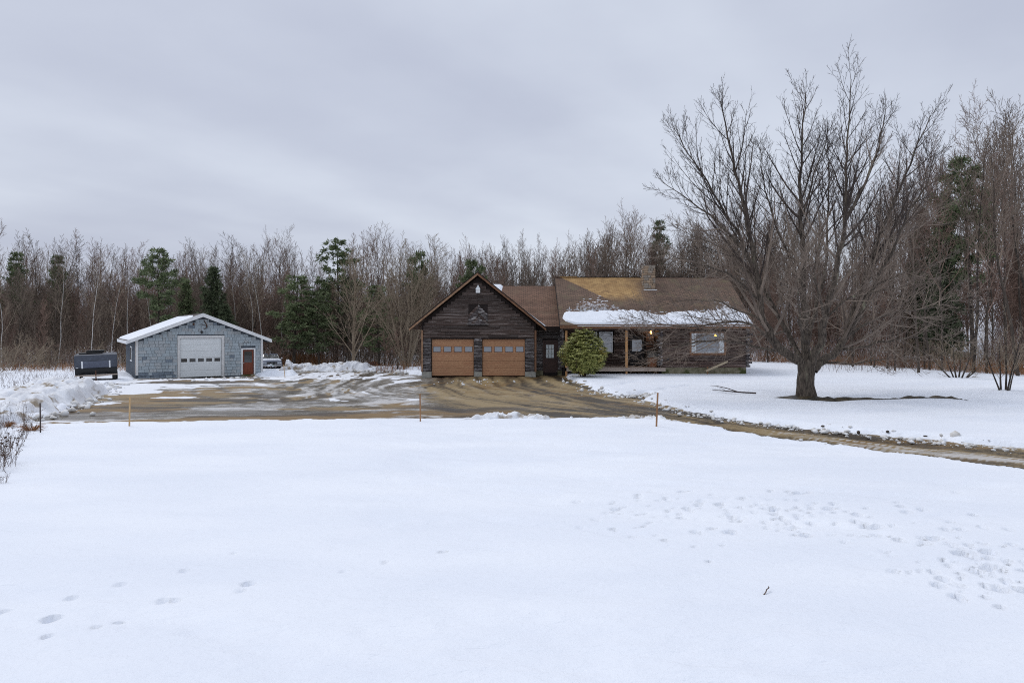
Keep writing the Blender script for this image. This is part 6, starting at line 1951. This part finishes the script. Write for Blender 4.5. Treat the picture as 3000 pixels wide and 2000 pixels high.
LOW = []
for k in range(4):
    r_ = random.Random(200 + k)
    cf = Cfg(levels=2, kids=[15, 6, 0], dens=[0, 0, 0], start=[0.22, 0.15, 0.2], ang=[32, 38, 40], ratio=[0.27, 0.42, 0.5], tap=[0.7, 0.55, 0.5], segs=[5, 3, 2], wig=[0.05, 0.1, 0.15], up=[0.05, 0.1, 0.05], tip=[0.15, 0.4, 0.7], rmin=0.016, thick=0.010)
    o_ = [[] for _ in range(4)]
    branch(o_, Vector((0, 0, -0.3)), Vector((0, 0, 1)), 15.0, 0.12, 0, cf, r_)
    LOW.append(chains_arrays(o_[0] + o_[1] + o_[2], 3))
def mass(name, n, x0, x1, d0, d1, jit, material, label, hmul=1.0):
    Vs, Fs, off = [], [], 0
    for k in range(n):
        px = tr_.uniform(x0, x1); d = tr_.uniform(d0, d1)
        if 2640 < px < 2910: d += 50
        h = max(5.0, h_for(skyl(px) + tr_.uniform(*jit), px, d)) * hmul
        V, F = LOW[k % 4]
        a = tr_.uniform(0, 6.28); s_ = h / 15.0; ws = s_ * tr_.uniform(0.9, 1.3)
        x = (px - CX) / FPX * d
        Rm = np.array([[math.cos(a) * ws, -math.sin(a) * ws, 0], [math.sin(a) * ws, math.cos(a) * ws, 0], [0, 0, s_]])
        Vs.append(V @ Rm.T + np.array([x, d, bz(x, d)])); Fs.append(F + off); off += len(V)
    tag(obj(name, np_mesh(name, np.concatenate(Vs), [np.concatenate(Fs)], [material])), label, None, kind='stuff')
mass('distant_wood', 110, -250, 2250, 100, 165, (-8, 60), M['twig_grey'], 'distant leafless wood closing the view behind the yard and house')
mass('distant_wood', 72, 2000, 3300, 70, 125, (40, 220), M['twig_grey'], 'distant leafless wood behind the right lawn')



def thicket(label, src, pts, hs, name='sapling_thicket'):
    """one mass of young trees: the twigs of a visible sapling set out on points by geometry nodes"""
    me = np_mesh(name, np.array(pts), [np.zeros((0, 3), int)]) if False else bpy.data.meshes.new(name)
    me.from_pydata([tuple(p) for p in pts], [], [])
    a = me.attributes.new('size', 'FLOAT', 'POINT'); a.data.foreach_set('value', np.array(hs, np.float32))
    y_ = me.attributes.new('yaw', 'FLOAT_VECTOR', 'POINT')
    yv = np.zeros((len(pts), 3), np.float32); yv[:, 2] = NP.random(len(pts)) * 6.28; yv[:, :2] = NP.normal(0, 0.06, (len(pts), 2))
    y_.data.foreach_set('vector', yv.ravel())
    o = obj(name, me)
    ng = bpy.data.node_groups.new(name, 'GeometryNodeTree')
    ng.interface.new_socket('Geometry', in_out='INPUT', socket_type='NodeSocketGeometry')
    ng.interface.new_socket('Geometry', in_out='OUTPUT', socket_type='NodeSocketGeometry')
    gi, go = ng.nodes.new('NodeGroupInput'), ng.nodes.new('NodeGroupOutput')
    ip = ng.nodes.new('GeometryNodeInstanceOnPoints'); oi = ng.nodes.new('GeometryNodeObjectInfo'); oi.inputs['Object'].default_value = src
    an_ = ng.nodes.new('GeometryNodeInputNamedAttribute'); an_.data_type = 'FLOAT'; an_.inputs['Name'].default_value = 'size'
    ay = ng.nodes.new('GeometryNodeInputNamedAttribute'); ay.data_type = 'FLOAT_VECTOR'; ay.inputs['Name'].default_value = 'yaw'
    ng.links.new(gi.outputs[0], ip.inputs['Points']); ng.links.new(oi.outputs['Geometry'], ip.inputs['Instance'])
    ng.links.new(an_.outputs[0], ip.inputs['Scale']); ng.links.new(ay.outputs[0], ip.inputs['Rotation'])
    ng.links.new(ip.outputs[0], go.inputs[0])
    md = o.modifiers.new('scatter', 'NODES'); md.node_group = ng
    return tag(o, label, None, kind='stuff')


SAP = []
for k, (px, d, mc) in enumerate([(118, 67, 'twig_red'), (520, 72, 'twig_grey'), (1290, 74, 'twig_grey'), (2560, 58, 'twig_red')]):
    pr = proto_bare(300 + k, 7.0, 0.30, mat_t='bark_dark', mat_c=mc, first=0.10, nk=22, r0=0.035, ang=30, rt=0.0095, k2=7, k3=4, wig0=0.05)
    o = plant('sapling', pr, px, d, 6.5, 7.0, ('young reddish leafless sapling left of the camper', 'young grey sapling behind the shed roof', 'young grey sapling behind the garage roof', 'young reddish sapling at the edge of the right wood')[k], group=None)
    SAP.append([c_ for c_ in bpy.data.objects if c_.parent == o][0])
def spots(n, x0, x1, d0, d1, top0, top1, ph=7.0):
    pts, hs = [], []
    for _ in range(n):
        px = tr_.uniform(x0, x1); d = d0 + (d1 - d0) * tr_.random() ** 1.3
        if 2650 < px < 2905 and tr_.random() < 0.35: continue
        x = (px - CX) / FPX * d
        sk = skyl(px)
        row = sk + (958 - sk) * tr_.uniform(top0, top1)
        h = max(2.0, h_for(row, px, d)); pts.append((x, d, bz(x, d) - 0.1)); hs.append(h / ph)
    return pts, hs
for k in range(3):
    thicket('dense leafless young growth filling the wood behind the yard and house', SAP[k], *spots(340, -260, 2250, 75, 112, 0.42, 0.9))
thicket('tall leafless growth rising behind the house roofs', SAP[2], *spots(150, 1290, 2280, 80, 114, 0.10, 0.5))
thicket('tall leafless growth rising behind the shed and yard', SAP[1], *spots(150, -260, 1300, 84, 114, 0.28, 0.65))
thicket('dense leafless young growth filling the right wood', SAP[3], *spots(300, 2180, 3300, 60, 100, 0.45, 0.9))


def brush(name, n, fn, hmin, hmax, material, label, rad=0.007, seed=1, lean=0.35, segs=3):
    r_ = random.Random(seed); ch = []
    for _ in range(n):
        p = fn(r_)
        hh = r_.uniform(hmin, hmax); d = Vector((r_.gauss(0, lean), r_.gauss(0, lean), 1)).normalized()
        pts = [p - Vector((0, 0, 0.1))]
        for s_ in range(segs):
            d = (d + Vector((r_.gauss(0, 0.12), r_.gauss(0, 0.12), 0))).normalized(); pts.append(pts[-1] + d * hh / segs)
        ch.append((pts, [rad, rad * 0.9, rad * 0.7, rad * 0.4][:segs + 1]))
    V, F = chains_arrays(ch, 3)
    return tag(obj(name, np_mesh(name, V, [F], [material])), label, None, kind='stuff')


def left_edge(r_):
    px = r_.uniform(-80, 1260); d = r_.uniform(58, 74)
    if 370 < px < 800: d = r_.uniform(66, 76)
    if 780 < px < 1100: d = r_.uniform(71, 78)
    x = (px - CX) / FPX * d
    return Vector((x, d, bz(x, d) + 0.1))
brush('dry_grass', 3800, left_edge, 0.25, 1.1, M['straw'], 'rusty dead grass along the front of the wood', 0.011, 3)
def car_side(r_):
    px = r_.gauss(880, 45); d = r_.uniform(71, 76); x = (px - CX) / FPX * d
    return Vector((x, d, bz(x, d) + 0.1))
brush('tall_dry_grass', 2600, car_side, 0.8, 1.7, M['straw'], 'tall rusty dead grass beside the parked car', 0.012, 4, 0.2)
def right_edge(r_):
    px = r_.uniform(2190, 3100); py = float(np.interp(px, [2190, 2560, 2800, 3050], [1064, 1078, 1096, 1110]))
    g = gp(px, py); d = g.y + abs(r_.gauss(0, 3.0)); x = (px - CX) / FPX * d
    return Vector((x, d, bz(x, d) + 0.1))
brush('dry_grass', 4600, right_edge, 0.3, 1.25, M['straw'], 'rusty dead grass along the edge of the right lawn', 0.009, 5)
def thick(r_):
    px = r_.uniform(-120, 2300); d = r_.uniform(68, 86)
    x = (px - CX) / FPX * d
    return Vector((x, d, bz(x, d)))
brush('underbrush', 5200, thick, 1.5, 5.5, M['twig_grey'], 'grey leafless underbrush inside the wood behind the yard', 0.010, 6, 0.22, 3)
def thick2(r_):
    px = r_.uniform(2200, 3150); d = r_.uniform(60, 90)
    if px > 2600: d = r_.uniform(46, 80)
    if 2650 < px < 2905: px += 260 if r_.random() < 0.5 else -260
    x = (px - CX) / FPX * d
    return Vector((x, d, bz(x, d)))
brush('underbrush', 3600, thick2, 1.0, 4.5, M['twig_red'], 'reddish leafless underbrush inside the right wood', 0.010, 7, 0.25, 3)
def fargrass(r_):
    px = r_.uniform(-60, 230); py = r_.uniform(1096, 1150); g = gp(px, py); return g + Vector((0, 0, 0.1))
brush('dry_grass', 800, fargrass, 0.15, 0.6, M['weed'], 'dead grass poking through the snow beside the left snow banks', 0.008, 8)

# ------------------------------------------------------------------ rhododendron by the porch
g = gp(1712, 1108, 0.05)
rh = empty('rhododendron_shrub', (g.x, g.y, g.z))
tag(rh, 'rounded green leafy evergreen shrub in front of the porch', 'shrub')
r_ = random.Random(3)
ch = []
for k in range(14):
    az = r_.uniform(0, 6.28); fl = R(r_.uniform(8, 50))
    d = Vector((math.cos(az) * math.sin(fl), math.sin(az) * math.sin(fl), math.cos(fl))); p = Vector((0, 0, -0.1)); pts = [p]
    for s_ in range(5):
        d = (d + Vector((r_.gauss(0, .1), r_.gauss(0, .1), 0.1))).normalized(); p = p + d * 0.42; pts.append(p)
    ch.append((pts, [0.05, 0.04, 0.03, 0.022, 0.016, 0.01]))
obj('stems', chains_mesh('stems', ch, M['stem']), rh)
n = 0; LV = []
gq = np.random.default_rng(4)
cent = []
while len(cent) < 2000:
    v = gq.normal(size=3); v /= np.linalg.norm(v)
    rr = gq.random() ** 0.22
    bump_ = 1 + 0.13 * float(fbm(np.array(v[0] * 2.2 + 3), np.array(v[2] * 2.2 + v[1] * 1.7), 3)) + 0.05 * gq.normal()
    p = np.array([v[0] * 1.36 * rr * bump_, v[1] * 1.22 * rr * bump_, 1.60 + v[2] * 1.42 * rr * (1 + 0.05 * gq.normal())])
    if p[2] < 0.28 + 0.25 * gq.random(): continue
    # slightly pear-shaped: narrower towards the top
    k = 1.0 - 0.22 * max(0, (p[2] - 1.5) / 1.5)
    p[0] *= k; p[1] *= k
    cent.append((p, v))
Vl, Fl = [], []
for p, v in cent:
    for j in range(9):
        az = 2 * math.pi * j / 9 + gq.random() * 0.7
        out_ = np.array([math.cos(az), math.sin(az), 0.0])
        d = out_ * 0.8 + v * 0.45 + np.array([0, 0, -0.35 + 0.5 * gq.random()]); d /= np.linalg.norm(d)
        up_ = v + np.array([0, 0, 0.6]); s_ = np.cross(d, up_); s_ /= np.linalg.norm(s_) + 1e-9
        nn_ = np.cross(s_, d)
        l_ = 0.11 + 0.08 * gq.random(); ww = 0.020 + 0.014 * gq.random()
        i0 = len(Vl)
        Vl += [p, p + d * l_ * 0.5 + s_ * ww - nn_ * 0.006, p + d * l_ - np.array([0, 0, 0.03]), p + d * l_ * 0.5 - s_ * ww - nn_ * 0.006]
        Fl.append((i0, i0 + 1, i0 + 2, i0 + 3))
obj('foliage', np_mesh('foliage', np.array(Vl), [np.array(Fl)], [M['rhodo']]), rh)

# ------------------------------------------------------------------ fallen branch, twig, weeds
def stick(name, chains, mk, label, cat='branch'):
    c0 = Vector(chains[0][0][0])
    o = obj(name, chains_mesh(name, [([Vector(p) - c0 for p in pts], rad) for pts, rad in chains], M[mk]), None, c0)
    return tag(o, label, cat)
def S2(px, py, up=0.0): return gp(px, py, 0.17 + up)
stick('fallen_branch', [([S2(2215, 1151), S2(2175, 1149, 0.03), S2(2140, 1146, 0.08), S2(2110, 1143, 0.06), S2(2087, 1142, 0.02)], [0.035, 0.032, 0.026, 0.018, 0.01]),
                        ([S2(2160, 1147, 0.06), S2(2130, 1137, 0.18), S2(2100, 1130, 0.2), S2(2080, 1129, 0.1)], [0.024, 0.02, 0.015, 0.008]),
                        ([S2(2124, 1144, 0.08), S2(2115, 1137, 0.2), S2(2100, 1133, 0.22)], [0.014, 0.011, 0.006])], 'iron', 'dark forked branch fallen on the snow before the house')
stick('twig', [([gp(2236, 1743, 0.15), gp(2243, 1735, 0.17), gp(2246, 1726, 0.19), gp(2254, 1720, 0.20)], [0.006, 0.007, 0.007, 0.006]), ([gp(2251, 1723, 0.19), gp(2251, 1716, 0.2)], [0.006, 0.004])], 'weed', 'small crooked twig lying on the foreground snow', 'twig')

wr = random.Random(8)
def weed_proto(seed, hh, n, heads=True):
    r_ = random.Random(seed); ch = []; hd_p, hd_s = [], []
    for k in range(n):
        az = r_.uniform(0, 6.28); rr = abs(r_.gauss(0, 0.14)); p = Vector((math.cos(az) * rr, math.sin(az) * rr, -0.05))
        d = Vector((r_.gauss(0, 0.22), r_.gauss(0, 0.22), 1)).normalized(); pts = [p]; l_ = hh * r_.uniform(0.5, 1.1)
        for s_ in range(4):
            d = (d + Vector((r_.gauss(0, .08), r_.gauss(0, .08), 0))).normalized(); p = p + d * l_ / 4; pts.append(p)
        ch.append((pts, [0.0045, 0.004, 0.0035, 0.003, 0.0025]))
        for s_ in range(3):
            q, dd = at(pts, r_.uniform(0.5, 0.95)); d2 = rot_dir(dd, R(40), r_.uniform(0, 6.28))
            e = q + d2 * l_ * 0.18; ch.append(([q, q.lerp(e, 0.5), e], [0.0035, 0.003, 0.0025]))
            if heads and r_.random() < 0.6: hd_p.append(tuple(e)); hd_s.append(r_.uniform(0.006, 0.014))
        if heads: hd_p.append(tuple(p)); hd_s.append(r_.uniform(0.008, 0.02))
    V, F = blob_arrays(len(hd_p), hd_p, hd_s, seed, 0.4) if heads else (None, None)
    return chains_mesh('stalks', ch, M['weed'], False), (np_mesh('seed_heads', V, [F], [M['seed']]) if heads else None)

WP = [weed_proto(1, 1.1, 12), weed_proto(2, 0.8, 16), weed_proto(3, 1.4, 7), weed_proto(4, 0.55, 14)]
for k, (px, py, pr, s_) in enumerate([(10, 1372, 1, 1.0), (35, 1362, 1, 0.85), (2, 1340, 3, 1.1), (22, 1322, 0, 0.55), (50, 1310, 3, 0.8), (16, 1290, 2, 0.75), (72, 1276, 0, 0.75), (62, 1290, 3, 0.8), (92, 1262, 3, 0.7), (30, 1256, 2, 0.7), (78, 1248, 2, 0.65), (-20, 1385, 1, 1.1), (5, 1420, 3, 0.5), (-25, 1300, 0, 0.9)]):
    g = gp(px, py, 0.12)
    o = obj('dead_weed', WP[pr][0], None, g, (0, 0, wr.uniform(0, 6.28)), (s_, s_, s_))
    tag(o, 'dead brown weed stalks in the snow, %s at the left edge' % ('nearest clump' if py > 1350 else 'middle clump' if py > 1285 else 'clump near the iron stake'), 'weed', 'dead weeds at the left edge')
    if WP[pr][1]: obj('seed_heads', WP[pr][1], o)['kind'] = 'stuff'
for px, py, l_ in [(90, 1264, 0.5), (18, 1253, 0.4)]:
    g = gp(px, py, 0.12)
    rr_ = random.Random(px); ch = []
    for k in range(90):
        a = rr_.uniform(0, 6.28); d = Vector((math.cos(a), math.sin(a) * 0.6, rr_.uniform(0.2, 1.0))).normalized(); e = d * l_ * rr_.uniform(0.5, 1)
        ch.append(([Vector((0, 0, -0.05)), e * 0.6 + Vector((0, 0, 0.03)), e + Vector((0, 0, -0.10))], [0.006, 0.006, 0.003]))
    o = obj('grass_tuft', chains_mesh('grass_tuft', ch, M['straw'], False), None, g)
    tag(o, 'dead rusty grass tuft in the snow near the iron stake' if px > 50 else 'dead grass tuft in the snow at the left picture edge', 'grass tuft')

print('objects', len(bpy.data.objects), 'tris', sum(len(m_.polygons) * 2 for m_ in bpy.data.meshes))
